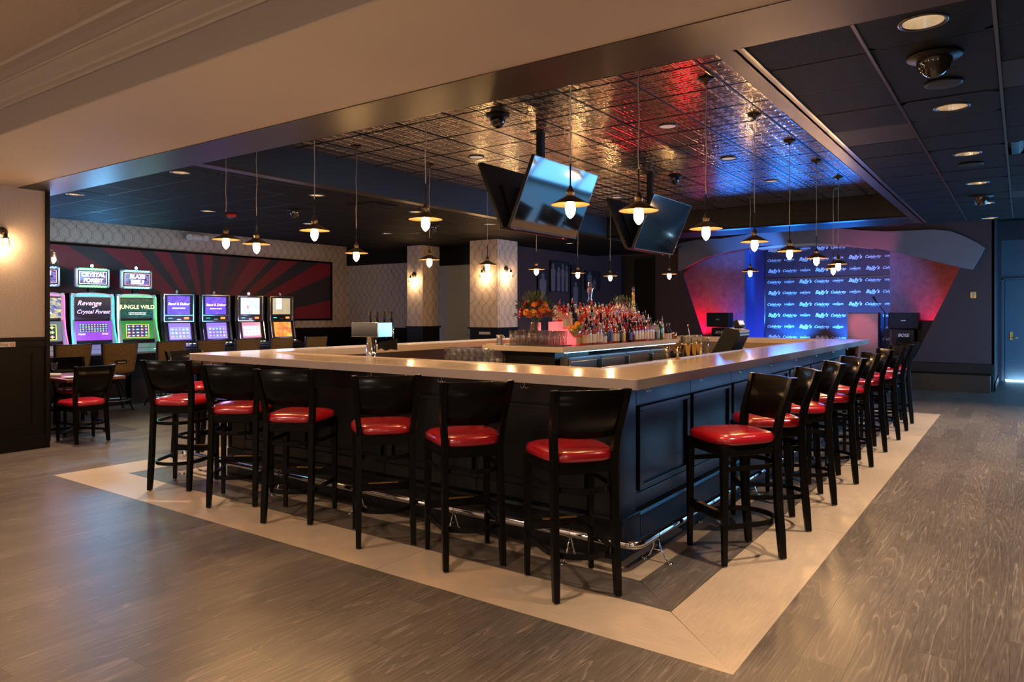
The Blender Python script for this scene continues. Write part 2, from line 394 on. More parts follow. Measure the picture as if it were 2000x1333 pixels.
# border bands, mitred at the corners, in long boards
def ring_boards(o, i, my, mx, L=1.9):
    (ox0, ox1, oy0, oy1) = o; (ix0, ix1, iy0, iy1) = i
    def piece(p, m):
        b = MB().use(m); n = len(p); cx_ = sum(q[0] for q in p) / n; cy_ = sum(q[1] for q in p) / n
        q = [(cx_ + (a - cx_) * (1 - 0.0015 / max(abs(a - cx_), 0.05)), cy_ + (c - cy_) * (1 - 0.0015 / max(abs(c - cy_), 0.05))) for a, c in p]
        b.prism(q, -0.006, 0.0, 'xy'); b.obj('border_board', fl)
    def run(o0, o1, i0, i1, m):   # o0,o1 outer ends; i0,i1 inner ends
        o0, o1, i0, i1 = map(Vector, (o0, o1, i0, i1)); Ln = (o1 - o0).length; n = max(1, int(Ln / L))
        for k in range(n):
            a, b_ = k / n, (k + 1) / n
            # boundaries: mitres at the ends, square cuts between
            def cut(t):
                if t <= 0: return o0, i0
                if t >= 1: return o1, i1
                p = o0.lerp(o1, t); d = (o1 - o0).normalized(); q = i0 + d * ((p - i0).dot(d)); return p, q
            p0, q0 = cut(a); p1, q1 = cut(b_); piece([tuple(p0), tuple(p1), tuple(q1), tuple(q0)], m)
    run((ox0, oy0), (ox1, oy0), (ix0, iy0), (ix1, iy0), mx)
    run((ox1, oy0), (ox1, oy1), (ix1, iy0), (ix1, iy1), my)
    run((ox1, oy1), (ox0, oy1), (ix1, iy1), (ix0, iy1), mx)
    run((ox0, oy1), (ox0, oy0), (ix0, iy1), (ix0, iy0), my)
ring_boards((BX0, BX1, BY0, BY1), (IX0, IX1, IY0, IY1), M_tan, M_tanx)
ring_boards((IX0, IX1, IY0, IY1), (KX0, KX1, KY0, KY1), M_floor, M_floorx)
ring_boards((KX0, KX1, KY0, KY1), (KX0 + 0.14, KX1 - 0.14, KY0 + 0.14, KY1 - 0.14), M_tan, M_tanx)
bx(M_floorx, KX0 + 0.14, KX1 - 0.14, KY0 + 0.14, KY1 - 0.14, -0.006, 0).obj('infill_board', fl)

# near room: back, side walls, ceiling with crown moulding, cream bulkhead
bx(M_cream, -13, 4.4, -2.7, -2.5, 0, 3.6).obj('wall_back', kind=S)
NC = 3.10
bx(M_cream, -13, 4.2, -2.5, 2.2, NC, NC + 0.15).obj('ceiling', kind=S)
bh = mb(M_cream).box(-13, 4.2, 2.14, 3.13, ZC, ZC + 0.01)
bh.use(M_cream_shaded).box(-13, 4.2, 2.14, 2.2, ZC + 0.01, NC)
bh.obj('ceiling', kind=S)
prof = [(2.14, 2.955), (2.128, 2.955), (2.125, 2.972), (2.105, 2.985), (2.10, 3.0), (2.06, 3.03), (2.03, 3.055), (2.02, 3.057), (2.015, 3.065), (2.0, 3.067), (1.96, 3.078), (1.91, 3.085), (1.90, 3.10), (2.14, 3.10)]
mb(M_crown).prism(prof, -13, 4.2, 'yz').obj('trim_1', kind=S)

# bronze soffit frame round the coffer
bx(M_bronze, -10.7, 4.2, 3.13, 3.555, ZC - 0.004, ZC + 0.02).obj('trim_2', kind=S)
bx(M_bronze, -1.265, -1.135, 3.555, 11.95, ZC - 0.004, ZC + 0.02).obj('trim_3', kind=S)
bx(M_gridb, -1.135, -1.12, 3.555, 11.95, ZC - 0.006, ZC + 0.02).obj('trim_4', kind=S)
bx(M_bronze, -6.0, -5.87, 3.555, 11.95, ZC - 0.004, ZC + 0.02).obj('trim_5', kind=S)
bx(M_black, -5.87, -1.265, 11.1, 11.25, ZC - 0.004, ZC + 0.02).obj('trim_6', kind=S)
cf = mb(M_bluewall).box(-5.93, -5.87, 3.55, 11.2, ZC + 0.02, ZT + 0.03)
cf.box(-1.265, -1.2, 3.55, 11.2, ZC + 0.02, ZT + 0.03).box(-5.87, -1.265, 3.50, 3.555, ZC + 0.02, ZT + 0.03)
cf.use(M_blackm).box(-5.87, -1.265, 11.1, 11.16, ZC + 0.02, ZT + 0.03)
cf.obj('wall_coffer', kind=S)

def tile_plain(w, h, m, t=0.012, c=0.006):
    b = MB().use(m); a, d = w / 2, h / 2
    vs = [(-a, -d, t), (a, -d, t), (a, d, t), (-a, d, t), (-a, -d, c), (a, -d, c), (a, d, c), (-a, d, c), (-a + c, -d + c, 0), (a - c, -d + c, 0), (a - c, d - c, 0), (-a + c, d - c, 0)]
    b.add(vs, [(0, 1, 5, 4), (1, 2, 6, 5), (2, 3, 7, 6), (3, 0, 4, 7), (4, 5, 9, 8), (5, 6, 10, 9), (6, 7, 11, 10), (7, 4, 8, 11), (8, 9, 10, 11)], False)
    return b
def tile_hole(w, h, r, m, n=24):
    b = MB().use(m); vs = []; 
    for k in range(n):
        a = 2 * PI * (k + 0.5) / n; c_, s_ = math.cos(a), math.sin(a); q = max(abs(c_) / (w / 2), abs(s_) / (h / 2))
        vs.append((c_ / q, s_ / q, 0))
    for k in range(n):
        a = 2 * PI * (k + 0.5) / n; vs.append((r * math.cos(a), r * math.sin(a), 0))
    for k in range(n):
        a = 2 * PI * (k + 0.5) / n; vs.append((r * math.cos(a), r * math.sin(a), 0.01))
    fs = [(k, (k + 1) % n, (k + 1) % n + n, k + n) for k in range(n)] + [(k + n, (k + 1) % n + n, (k + 1) % n + 2 * n, k + 2 * n) for k in range(n)]
    b.add(vs, fs, False); return b
RL = 0.088
def downlight(x, y, z, label, dim=False, group=None, r=RL, spotE=0, can=True):
    t_ = empty('recessed_downlight', (x, y, z), 0, label, 'downlight', group)
    ring = mb(M_gridb).lathe([(r + 0.016, 0.004), (r + 0.016, -0.002), (r + 0.006, -0.006), (r - 0.002, -0.002), (r - 0.004, 0.01)], 28, cap=False); ring.obj('trim_ring', t_)
    if can:
        mb(M_can).lathe([(r - 0.004, 0.0), (r * 0.86, 0.055), (r * 0.8, 0.07)], 24, cap=False).obj('reflector', t_)
        mb(M_lampdim if dim else M_lampw).lathe([(0.0005, 0.066), (r * 0.8, 0.070)], 24, cap=False).obj('lamp_face', t_)
    else:
        mb(M_lampdim if dim else M_lampw).lathe([(0.0005, -0.003), (r - 0.002, -0.001)], 24, cap=False).obj('lamp_face', t_)
    if spotE:
        light('SPOT', 'downlight_lamp', (x, y, z + 0.04), spotE, (1.0, 0.83, 0.66), size=0.04, spot=78, blend=0.9)
    return t_
# right-hand black tile ceiling
PX, PY = 0.534, 0.5467
cr = bx(M_blackm, -1.12, 4.2, 3.555, 12.0, ZC + 0.09, ZC + 0.12).obj('ceiling', kind=S)
tm = tile_plain(PX - 0.010, PY - 0.010, M_tileb).mesh('tile'); th = tile_hole(PX - 0.010, PY - 0.006, RL, M_tileb).mesh('tile')
th2 = tile_plain(PX - 0.010, PY - 0.006, mat('vent_tile', (0.02, 0.018, 0.018), 0.6, spec=0.15)).mesh('tile')
jx0 = -0.096 - 2 * PX; jy0 = 3.995 - PY
DR = {0: 'nearest the bulkhead', 3: 'second away from the bulkhead', 6: 'third away from the bulkhead', 9: 'fourth away from the bulkhead', 12: 'beside the far dome camera', 15: 'farthest, at the end of the ceiling'}
for i in range(10):
    for j in range(16):
        cx_, cy_ = jx0 + (i + 0.5) * PX, jy0 + (j + 0.5) * PY
        if cx_ > 4.2 or cy_ - PY / 2 > 12: continue
        if i == 2 and j == 6: pass
        dl = (i == 1 and j in DR)
        if i == 2 and j == 6: continue
        me = th if dl else (th2 if (i, j) in ((0, 4), (2, 2), (2, 11)) else tm)
        inst('tile', me, cr, (cx_, cy_, ZC + (0.0 if dl else R.uniform(0, 0.004))))
        if dl: downlight(cx_, cy_, ZC, 'lit recessed downlight in the right-hand black tile ceiling, ' + DR[j], group='downlights over the right aisle', spotE=260)
g = mb(M_gridb)
for i in range(11): xx = jx0 + i * PX; g.box(xx - 0.008, xx + 0.008, 3.56, 12.0, ZC - 0.004, ZC + 0.002)
g.use(M_blackm)
for j in range(17): yy = jy0 + j * PY; g.box(-1.12, 4.2, yy - 0.004, yy + 0.004, ZC + 0.003, ZC + 0.006)
g.obj('grid_bars', cr, kind='stuff')
# mirrored slot diffuser set in the same ceiling
vt = empty('ceiling_vent', (jx0 + 2.5 * PX, jy0 + 6.5 * PY, ZC), 0, 'polished metal slot vent in the black ceiling at the right edge', 'vent')
mb(M_blackm).box(-PX/2 + .01, PX/2 - .01, -PY/2 + .01, PY/2 - .01, 0.05, 0.06).obj('backing', vt)
for k in range(4):
    a = -PX/2 + 0.03 + k * 0.13
    mb(M_chrome).prism([(a, 0.002), (a + 0.05, 0.0), (a + 0.12, 0.045), (a + 0.07, 0.048)], -PY/2 + 0.02, PY/2 - 0.02, 'xz').obj('vane', vt)
def dome(x, y, z, label, r=0.085, flare=True):
    t_ = empty('dome_camera', (x, y, z), 0, label, 'camera', None)
    mb(M_blackm).lathe([(r * 1.55, 0.0), (r * 1.5, -0.010), (r * 1.05, -0.014), (r * 1.0, -0.02)], 24).obj('flange', t_)
    mb(M_domeg).lathe([(r, -0.014), (r * 0.98, -0.04), (r * 0.82, -0.072), (r * 0.5, -0.097), (r * 0.2, -0.108), (0.0005, -0.110)], 24, cap=False).obj('dome', t_)
dome(jx0 + 1.5 * PX, jy0 + 1.45 * PY, ZC - 0.002, 'large black security dome on the ceiling beside the nearest downlight', 0.083)
dome(jx0 + 1.5 * PX, jy0 + 11.3 * PY, ZC - 0.002, 'black security dome at the far end of the right ceiling', 0.075)
for (i, j, nm) in ((1, 2, 'just behind the large dome camera'), (1, 7, 'between the third and fourth downlights')):
    o = mb(M_blackm).lathe([(0.098, 0.0), (0.095, -0.007), (0.082, -0.008), (0.0005, -0.009)], 24).obj('ceiling_speaker')
    o.location = (jx0 + (i + .5) * PX, jy0 + (j + .42) * PY, ZC - 0.001); tag(o, 'flat round black ceiling speaker ' + nm, 'speaker')

# left-hand black tile ceiling, over the slot machines and beyond the bar
PP = 0.533; lx0 = -6.15 ; ly0 = 3.94 - PP
cl = bx(M_blackm, -10.75, -6.0, 3.555, 14.75, ZC + 0.09, ZC + 0.12).obj('ceiling', kind=S)
bx(M_blackm, -6.0, -1.2, 11.25, 12.0, ZC, ZC + 0.03).obj('ceiling', kind=S)
tm2 = tile_plain(PP - 0.012, PP - 0.012, M_tileb).mesh('tile'); thh = tile_hole(PP - 0.008, PP - 0.008, 0.075, M_tileb).mesh('tile')
LD = {(0, 0): 'above the front left corner of the bar', (0, 3): 'second above the left side of the bar', (0, 6): 'third above the left side of the bar', (0, 9): 'fourth above the left side of the bar',
      (4, 0): 'nearest the wall sconce column', (4, 3): 'second above the slot machine aisle', (4, 6): 'third above the slot machine aisle', (4, 9): 'fourth above the slot machine aisle',
      (0, 12): 'in front of the right wallpapered column', (1, 15): 'beyond the right wallpapered column'}
for i in range(9):
    for j in range(21):
        cx_, cy_ = lx0 - (i + 0.5) * PP, ly0 + (j + 0.5) * PP
        dl = (i, j) in LD
        inst('tile', thh if dl else tm2, cl, (cx_, cy_, ZC + (0 if dl else R.uniform(0, 0.003))))
        if dl: downlight(cx_, cy_, ZC, 'lit recessed downlight in the left ceiling, ' + LD[(i, j)], group='downlights over the left side', r=0.075, spotE=190)
for j in range(21): inst('tile', tm2, cl, (lx0 + 0.5 * PP - 0.17, ly0 + (j + .5) * PP, ZC), scale=(0.32, 1, 1))
g = mb(M_blackm)
for i in range(10): xx = lx0 - i * PP; g.box(xx - 0.006, xx + 0.006, 3.56, 14.7, ZC + 0.002, ZC + 0.006)
for j in range(22): yy = ly0 + j * PP; g.box(-10.75, -6.0, yy - 0.006, yy + 0.006, ZC + 0.002, ZC + 0.006)
g.obj('grid_bars', cl, kind='stuff')
dome(-7.55, 5.85, ZC, 'chrome-lit security dome above the slot machine aisle', 0.06)
dome(-7.2, 8.1, ZC, 'security dome behind the front left pendants, farther down the left ceiling', 0.06)
vt = empty('air_return_grille', (-6.45, 6.15, ZC), 0, 'black slotted air grille in the left ceiling beside the coffer', 'vent')
mb(M_black).box(-0.22, 0.22, -0.22, 0.22, -0.006, 0.004).obj('frame', vt)
for k in range(6): mb(M_blackm).box(-0.19, 0.19, -0.18 + k * 0.066, -0.15 + k * 0.066, -0.012, -0.006).obj('slat', vt)
fa = empty('fire_alarm_strobe', (-8.55, 5.6, ZC), 0, 'small red ceiling fire alarm strobe above the left pendants', 'alarm')
mb(mat('alarm_red', (0.45, 0.02, 0.02), 0.4)).lathe([(0.065, 0), (0.065, -0.03), (0.05, -0.04), (0.0005, -0.04)], 20).obj('housing', fa)
mb(M_glass).lathe([(0.028, -0.04), (0.026, -0.06), (0.0005, -0.07)], 12).obj('lens', fa)

# tin coffer ceiling with pressed tiles
ct = bx(M_blackm, -5.93, -1.2, 3.5, 11.16, ZT + 0.03, ZT + 0.06).obj('ceiling', kind=S)
def tin_mesh(w, h, hole=False):
    b = MB().use(M_tin); nx = max(1, round(w / 0.1325)); ny = max(1, round(h / 0.1325)); cw, ch = w / nx, h / ny
    for i in range(nx):
        for j in range(ny):
            x0, y0 = -w / 2 + i * cw, -h / 2 + j * ch
            lv = [(0.0, 0.004), (0.005, 0.004), (0.014, 0.0005), (0.026, 0.0005), (0.034, 0.003), (0.044, 0.003), (0.054, 0.0)]
            pr = None; vs = []; fs = []
            for k, (d, z) in enumerate(lv):
                vs += [(x0 + d, y0 + d, z), (x0 + cw - d, y0 + d, z), (x0 + cw - d, y0 + ch - d, z), (x0 + d, y0 + ch - d, z)]
                if k:
                    o = 4 * k
                    for q in range(4): fs.append((o - 4 + q, o - 4 + (q + 1) % 4, o + (q + 1) % 4, o + q))
            fs.append((len(vs) - 4, len(vs) - 3, len(vs) - 2, len(vs) - 1)); b.add(vs, fs, False)
    return b.mesh('tin_tile')
PT = 0.53; tin = tin_mesh(PT - 0.008, PT - 0.008); tx0 = -3.31 - 4 * PT; ty0 = 4.55 - 2 * PT
xs = [tx0 - 0.44] + [tx0 + i * PT for i in range(9)][:8] + [-1.265]
xs = [-5.87] + [tx0 + i * PT for i in range(8)] + [-1.265]
xs = [x for x in xs if x <= -1.265]
for i in range(len(xs) - 1):
    wd = xs[i + 1] - xs[i]; me = tin if abs(wd - PT) < 0.01 else tin_mesh(wd - 0.008, PT - 0.008)
    for j in range(15):
        y0 = ty0 + j * PT
        if y0 + PT / 2 > 11.1: continue
        inst('tin_tile', me, ct, ((xs[i] + xs[i + 1]) / 2, y0 + PT / 2, ZT))
g = mb(mat('tin_grid', (0.03, 0.028, 0.03), 0.25, metal=0.7))
for x in xs[1:-1]: g.box(x - 0.008, x + 0.008, 3.56, 11.1, ZT - 0.002, ZT + 0.012)
for j in range(16): yy = ty0 + j * PT; g.box(-5.87, -1.265, yy - 0.006, yy + 0.006, ZT - 0.001, ZT + 0.012)
g.obj('grid_bars', ct, kind='stuff')
for cx_, side in ((-2.51, 'right'), (-4.63, 'left')):
    for jj, nm in ((5.875, 'nearest'), (7.465, 'middle'), (9.055, 'farthest')):
        downlight(cx_, jj, ZT - 0.004, 'dim round light in the pressed tin ceiling, %s of the %s row' % (nm, side), dim=True, r=0.07, can=False)
dome(-3.51, 4.74, ZT - 0.003, 'black security dome on the tin ceiling in front of the first television', 0.065)
dome(-3.35, 8.05, ZT - 0.003, 'black security dome on the tin ceiling beside the farther television post', 0.06)

# walls
def wains_y(name, X, y0, y1, ztop, h, face, m_up, thick=0.2, panel=1.0, parent_kind=S):
    """wall in the plane x=X facing +x: paper above, black panelled wainscot below"""
    s = 1 if face > 0 else -1
    w_ = mb(m_up).box(X, X - s * thick, y0, y1, h, ztop); w_.use(M_rail).box(X, X - s * thick, y0, y1, 0, h)
    o = w_.obj(name, kind=S)
    mb(M_rail).box(X, X + s * 0.035, y0, y1, h - 0.03, h + 0.005).box(X, X + s * 0.018, y0, y1, h - 0.10, h - 0.03).obj('rail', o, bevel=0.003)
    n = max(1, int((y1 - y0) / panel)); L = (y1 - y0) / n
    for k in range(n):
        a, b_ = y0 + k * L + 0.1, y0 + (k + 1) * L - 0.1
        f = mb(M_rail)
        for (p0, p1, q0, q1) in ((a, b_, 0.24, 0.265), (a, b_, h - 0.165, h - 0.14), (a, a + 0.025, 0.265, h - 0.165), (b_ - 0.025, b_, 0.265, h - 0.165)): f.box(X, X + s * 0.014, p0, p1, q0, q1)
        f.obj('panel_moulding', o)
    mb(M_rail).box(X, X + s * 0.022, y0, y1, 0, 0.14).obj('skirting', o, bevel=0.003)
    return o
def wains_x(name, Y, x0, x1, ztop, h, m_up, thick=0.2, panel=1.0):
    w_ = mb(m_up).box(x0, x1, Y, Y + thick, h, ztop); w_.use(M_rail).box(x0, x1, Y, Y + thick, 0, h)
    o = w_.obj(name, kind=S)
    mb(M_rail).box(x0 - 0.02, x1, Y - 0.035, Y, h - 0.03, h + 0.005).obj('rail', o, bevel=0.003)
    n = max(1, int((x1 - x0) / panel)); L = (x1 - x0) / n
    for k in range(n):
        a, b_ = x0 + k * L + 0.07, x0 + (k + 1) * L - 0.07; f = mb(M_rail)
        for (p0, p1, q0, q1) in ((a, b_, 0.24, 0.265), (a, b_, h - 0.165, h - 0.14), (a, a + 0.025, 0.265, h - 0.165), (b_ - 0.025, b_, 0.265, h - 0.165)): f.box(p0, p1, Y - 0.014, Y, q0, q1)
        f.obj('panel_moulding', o)
    return o
wains_y('wall_left', -8.585, -2.5, 3.39, ZC, 1.19, 1, M_linen, thick=0.3, panel=1.95)
bx(M_rail, -8.60, -8.56, 3.39, 3.43, 0, ZC).obj('trim_7', kind=S)
sw = wains_y('wall_left', -12.6, 3.0, 11.25, 3.3, 1.13, 1, M_wpy, panel=1.3)
bx(M_blackm, -12.8, -10.7, 3.0, 12.8, 3.3, 3.35).obj('ceiling', kind=S)
mu = empty('sunburst_mural', (-12.59, 8.0, 1.95), 0, 'long framed sunburst mural of red rays on charcoal, behind the slot machines', 'mural')
Y0m, Y1m = 4.2, 10.75
mb(M_mural).box(-0.004, 0.012, Y0m - 8 + .04, Y1m - 8 - .04, -0.62, 0.60).obj('print', mu)
f = mb(M_black)
f.box(0, 0.03, Y0m - 8, Y1m - 8, 0.60, 0.64).box(0, 0.03, Y0m - 8, Y1m - 8, -0.66, -0.62).box(0, 0.03, Y0m - 8, Y0m - 7.96, -0.62, 0.60).box(0, 0.03, Y1m - 8.04, Y1m - 8, -0.62, 0.60)
f.obj('frame', mu)
wains_x('wall_far', 11.25, -12.8, -9.9, 2.53, 1.13, M_wpx, panel=0.9)
bx(M_blackm, -12.8, -9.9, 11.20, 11.45, 2.53, 3.3).obj('wall_far', kind=S)
def column(x0, x1, y0, y1, label):
    c = mb(M_wpx).box(x0, x1, y0, y0 + 0.004, 1.19, ZC)
    c.use(M_wpy).box(x0, x1, y0 + 0.004, y1, 1.19, ZC); c.use(M_rail).box(x0, x1, y0, y1, 0, 1.19)
    o = c.obj('column', kind=S)
    mb(M_rail).box(x0 - 0.03, x1 + 0.03, y0 - 0.03, y1 + 0.02, 1.165, 1.195).obj('rail', o, bevel=0.003)
    f = mb(M_rail)
    for (a, b_, q0, q1) in ((x0 + .07, x1 - .07, .25, .28), (x0 + .07, x1 - .07, .93, .96), (x0 + .07, x0 + .1, .28, .93), (x1 - .1, x1 - .07, .28, .93)): f.box(a, b_, y0 - 0.014, y0, q0, q1)
    for (a, b_, q0, q1) in ((y0 + .07, y1 - .07, .25, .28), (y0 + .07, y1 - .07, .93, .96), (y0 + .07, y0 + .1, .28, .93), (y1 - .1, y1 - .07, .28, .93)): f.box(x1, x1 + 0.014, a, b_, q0, q1)
    f.obj('panel_moulding', o); return o
column(-8.20, -7.57, 10.22, 10.83, ''); column(-9.85, -9.44, 10.31, 10.80, '')
bx(M_panelw, -9.9, -8.1, 11.2, 11.26, 0, 2.42).obj('wall_partition', kind=S)
bx(M_blackm, -9.9, -8.1, 11.1, 11.3, 2.42, ZC).obj('trim_8', kind=S)
bx(M_steel, -9.07, -9.02, 11.16, 11.2, 1.0, 1.03).obj('trim_9', kind=S)
bx(M_purple, -8.25, -8.05, 10.9, 16.0, 0, 3.2).obj('wall_photos', kind=S)

# purple proscenium wall with the arched stage opening
YP = 16.0
arch = [(-6.28, 0.3), (-6.06, 1.0), (-6.51, 2.315), (-6.17, 2.62), (-5.6, 2.78), (-5.0, 2.86), (-4.2, 2.935), (-3.5, 2.945), (-2.8, 2.90), (-2.2, 2.76), (-1.62, 2.58), (-0.93, 2.345), (-1.70, 0.55)]
arch = [(-5.87, 0.503), (-6.50, 2.32), (-6.17, 2.60), (-5.75, 2.765), (-5.15, 2.86), (-4.2, 2.93), (-3.4, 2.93), (-2.8, 2.86), (-2.2, 2.74), (-1.55, 2.55), (-0.93, 2.345), (-1.74, 0.503)]
def wall_with_hole(poly, x0, x1, z0, z1, y0, y1, m):
    # polygon strips between the outer rectangle and the opening, column by column
    b = MB().use(m)
    xsn = sorted(set([x0, x1] + [p[0] for p in poly]))
    def span(x):
        zs = []
        for i in range(len(poly)):
            (a, c), (d, e) = poly[i], poly[(i + 1) % len(poly)]
            if (a - x) * (d - x) <= 0 and abs(a - d) > 1e-9: zs.append(c + (e - c) * (x - a) / (d - a))
        return (min(zs), max(zs)) if len(zs) >= 2 else None
    for a, c in zip(xsn[:-1], xsn[1:]):
        e = 1e-5; sa, sb = span(a + e), span(c - e)
        if sa is None or sb is None: b.prism([(a, z0), (c, z0), (c, z1), (a, z1)], y0, y1); continue
        if sa[0] > z0 + 1e-4 or sb[0] > z0 + 1e-4: b.prism([(a, z0), (c, z0), (c, sb[0]), (a, sa[0])], y0, y1)
        b.prism([(a, sa[1]), (c, sb[1]), (c, z1), (a, z1)], y0, y1)
    return b
wall_with_hole(arch, -7.15, -0.41, 0.503, 3.4, YP, YP + 0.15, M_purple).obj('wall_stage', kind=S)
bx(M_purple, -0.745, -0.41, YP, YP + 0.15, 0, 0.503).obj('wall_stage', kind=S)
bx(M_purple, -8.3, -7.15, YP, YP + 0.15, 2.86, 3.4).obj('wall_stage', kind=S)
bx(mat('alcove_paint', (0.035, 0.035, 0.05), 0.6), -8.3, -7.1, YP + 0.5, YP + 0.6, 0, 3.4).obj('wall_alcove', kind=S)
bx(M_blackm, -7.85, -7.25, YP + 0.30, YP + 0.36, 0, 2.8).obj('door_1', kind=S)
bx(M_blackm, -13, 4.2, 11.9, 19.0, 3.4, 3.45).obj('ceiling', kind=S)
bx(M_blackm, -13, 4.4, 19.0, 19.1, 0, 3.5).obj('wall_far', kind=S)
# the wavy fascia band over the opening
top = [(1326, 476.5), (1345, 472), (1362, 469), (1392, 467), (1410, 466.6), (1463, 458), (1515, 449), (1571, 440), (1600, 440), (1620, 444), (1655, 448), (1690, 451), (1736, 452.6), (1778, 451), (1806, 449.2), (1827, 448.8), (1857, 452), (1887, 463.5), (1910, 475.5), (1923.5, 484.5)]
bot = [(1913, 504), (1899.5, 527), (1874, 522.5), (1795.6, 503), (1725, 487.6), (1655, 479), (1585, 475), (1540, 477), (1480, 481), (1424, 491), (1375, 505), (1326, 530)]
def toY(px, py, Yp):
    u = (px - 1000) / 1401; s_, c_ = math.sin(YAW), math.cos(YAW); fy = c_ + u * s_; d = Yp / fy
    return ((-s_ + u * c_) * d, 1.45 - (py - 612) / 1401 * d)
band = [toY(a, b_, 15.9) for a, b_ in top + bot]
o = mb(M_greywall).prism(band, 15.86, 16.0, 'xz').obj('trim_10', kind=S)
lip = [toY(a, b_, 15.95) for a, b_ in ((1480, 481), (1540, 475.5), (1585, 473), (1640, 474), (1700, 481))] + [toY(a, b_, 15.95) for a, b_ in ((1700, 485), (1655, 480.5), (1585, 478.5), (1540, 482), (1480, 487))]
mb(mat('cream_lip', (0.4, 0.36, 0.3), 0.6)).prism(lip, 16.0, 16.3, 'xz').obj('trim_11', kind=S)
# stage interior
bx(M_stagewall, -7.1, -5.33, 17.0, 17.1, 0.503, 3.4).obj('wall_stage_left', kind=S)
bx(M_stagewall, -2.27, -0.41, 17.0, 17.1, 0.503, 3.4).obj('wall_stage_right', kind=S)
bx(mat('blue_curtain_wall', (0.10, 0.13, 0.35), 0.7), -7.1, -0.41, 17.8, 17.9, 0.503, 3.4).obj('wall_stage_back', kind=S)
st = mb(mat('stage_deck', (0.010, 0.009, 0.009), 0.5, spec=0.3)).box(-7.1, -0.75, 15.85, 17.78, 0.0, 0.50); st.obj('stage_platform', label='low black stage platform in front of the arched opening', cat='stage', bevel=0.006)
mb(M_blackm).prism([(15.85, 0.0), (16.0, 0.0), (16.0, 0.50), (15.85, 0.5)], -0.75, -0.42, 'yz').obj('trim_12', kind=S)
sp = empty('stage_step', (-3.8, 15.55, 0), 0, 'wide dark wooden step along the foot of the stage', 'step')
mb(wood_mat('step_wood', (0.012, 0.009, 0.007), (0.02, 0.015, 0.011), (0.035, 0.026, 0.02), along='x')).box(-2.6, 3.34, 0, 0.3, 0, 0.315).obj('riser', sp)
mb(M_black).box(-2.6, 3.36, -0.02, 0.3, 0.315, 0.335).obj('tread', sp, bevel=0.004)
# right-hand passage and door
bx(M_purple, -0.45, -0.41, YP, 18.5, 0, 3.4).obj('wall_passage', kind=S)
mb(M_rail).box(-0.41, -0.39, YP, 18.5, 0, 0.14).obj('baseboard_passage', kind=S)
bx(M_purple, -0.45, 4.4, 18.5, 18.7, 3.0, 3.4).obj('wall_far', kind=S)
bx(M_purple, -0.45, -0.35, 18.5, 18.7, 0, 3.0).obj('wall_far', kind=S)
bx(M_purple, 0.75, 4.4, 18.5, 18.7, 0, 3.0).obj('wall_far', kind=S)
M_door = mat('grey_door_paint', (0.075, 0.085, 0.105), 0.45)
dr = mb(M_door).box(-0.35, 0.75, 18.62, 18.66, 2.19, 3.0).obj('door_2', kind=S)
mb(M_door).box(-0.35, -0.295, 18.56, 18.66, 0, 2.19).box(0.68, 0.75, 18.56, 18.66, 0, 2.19).box(-0.35, 0.75, 18.56, 18.66, 2.16, 2.20).obj('frame', dr, bevel=0.004)
mb(M_door).box(-0.285, 0.675, 18.60, 18.64, 0.03, 2.155).obj('leaf', dr, bevel=0.003)
mb(M_brass).box(-0.20, -0.15, 18.585, 18.60, 0.88, 1.05).cyl((-0.175, 18.585, 0.93), (-0.175, 18.55, 0.93), 0.01).cyl((-0.175, 18.555, 0.93), (-0.06, 18.555, 0.925), 0.008).obj('handle', dr)
bx(mat('daylight_gap', (1, 1, 1), 0.5, emit=(0.45, 0.8, 1.0), es=6), -0.28, 0.67, 18.64, 18.65, 0.0, 0.03).obj('door_gap_light', dr)
light('AREA', 'door_gap_lamp', (0.2, 18.4, 0.03), 4, (0.35, 0.7, 1), rot=(PI/2, 0, 0), size=0.9, size_y=0.04)
tp = empty('thermostat', (-0.737, 15.985, 1.79), 0, 'small brass-edged thermostat on the mauve wall right of the stage', 'thermostat')
mb(M_brass).box(-0.045, 0.045, 0, 0.015, -0.06, 0.06).obj('plate', tp, bevel=0.004); mb(mat('tan_plastic', (0.35, 0.3, 0.22), 0.5)).box(-0.03, 0.03, -0.008, 0, -0.045, 0.045).obj('dial_cover', tp, bevel=0.003)
# right wall with glazing
bx(M_purple, 4.2, 4.4, -2.5, 8.6, 0, 3.4).obj('wall_right', kind=S)
bx(M_purple, 1.62, 4.4, 8.6, 8.8, 0, 3.4).obj('wall_right', kind=S)
bx(M_purple, 1.62, 1.82, 8.8, 18.5, 1.75, 3.4).obj('wall_right', kind=S)
wn = bx(M_blackm, 1.62, 1.72, 8.8, 18.5, 0, 0.06).obj('window_1', kind=S)
for k in range(6): mb(M_blackm).box(1.62, 1.70, 8.8 + k * 1.93, 8.84 + k * 1.93, 0.06, 1.75).obj('mullion', wn)
mb(mat('daylight_pane', (0.5, 0.7, 1), 0.3, emit=(0.16, 0.52, 1.0), es=4.0)).box(1.70, 1.71, 8.84, 18.48, 0.06, 1.75).obj('pane', wn)

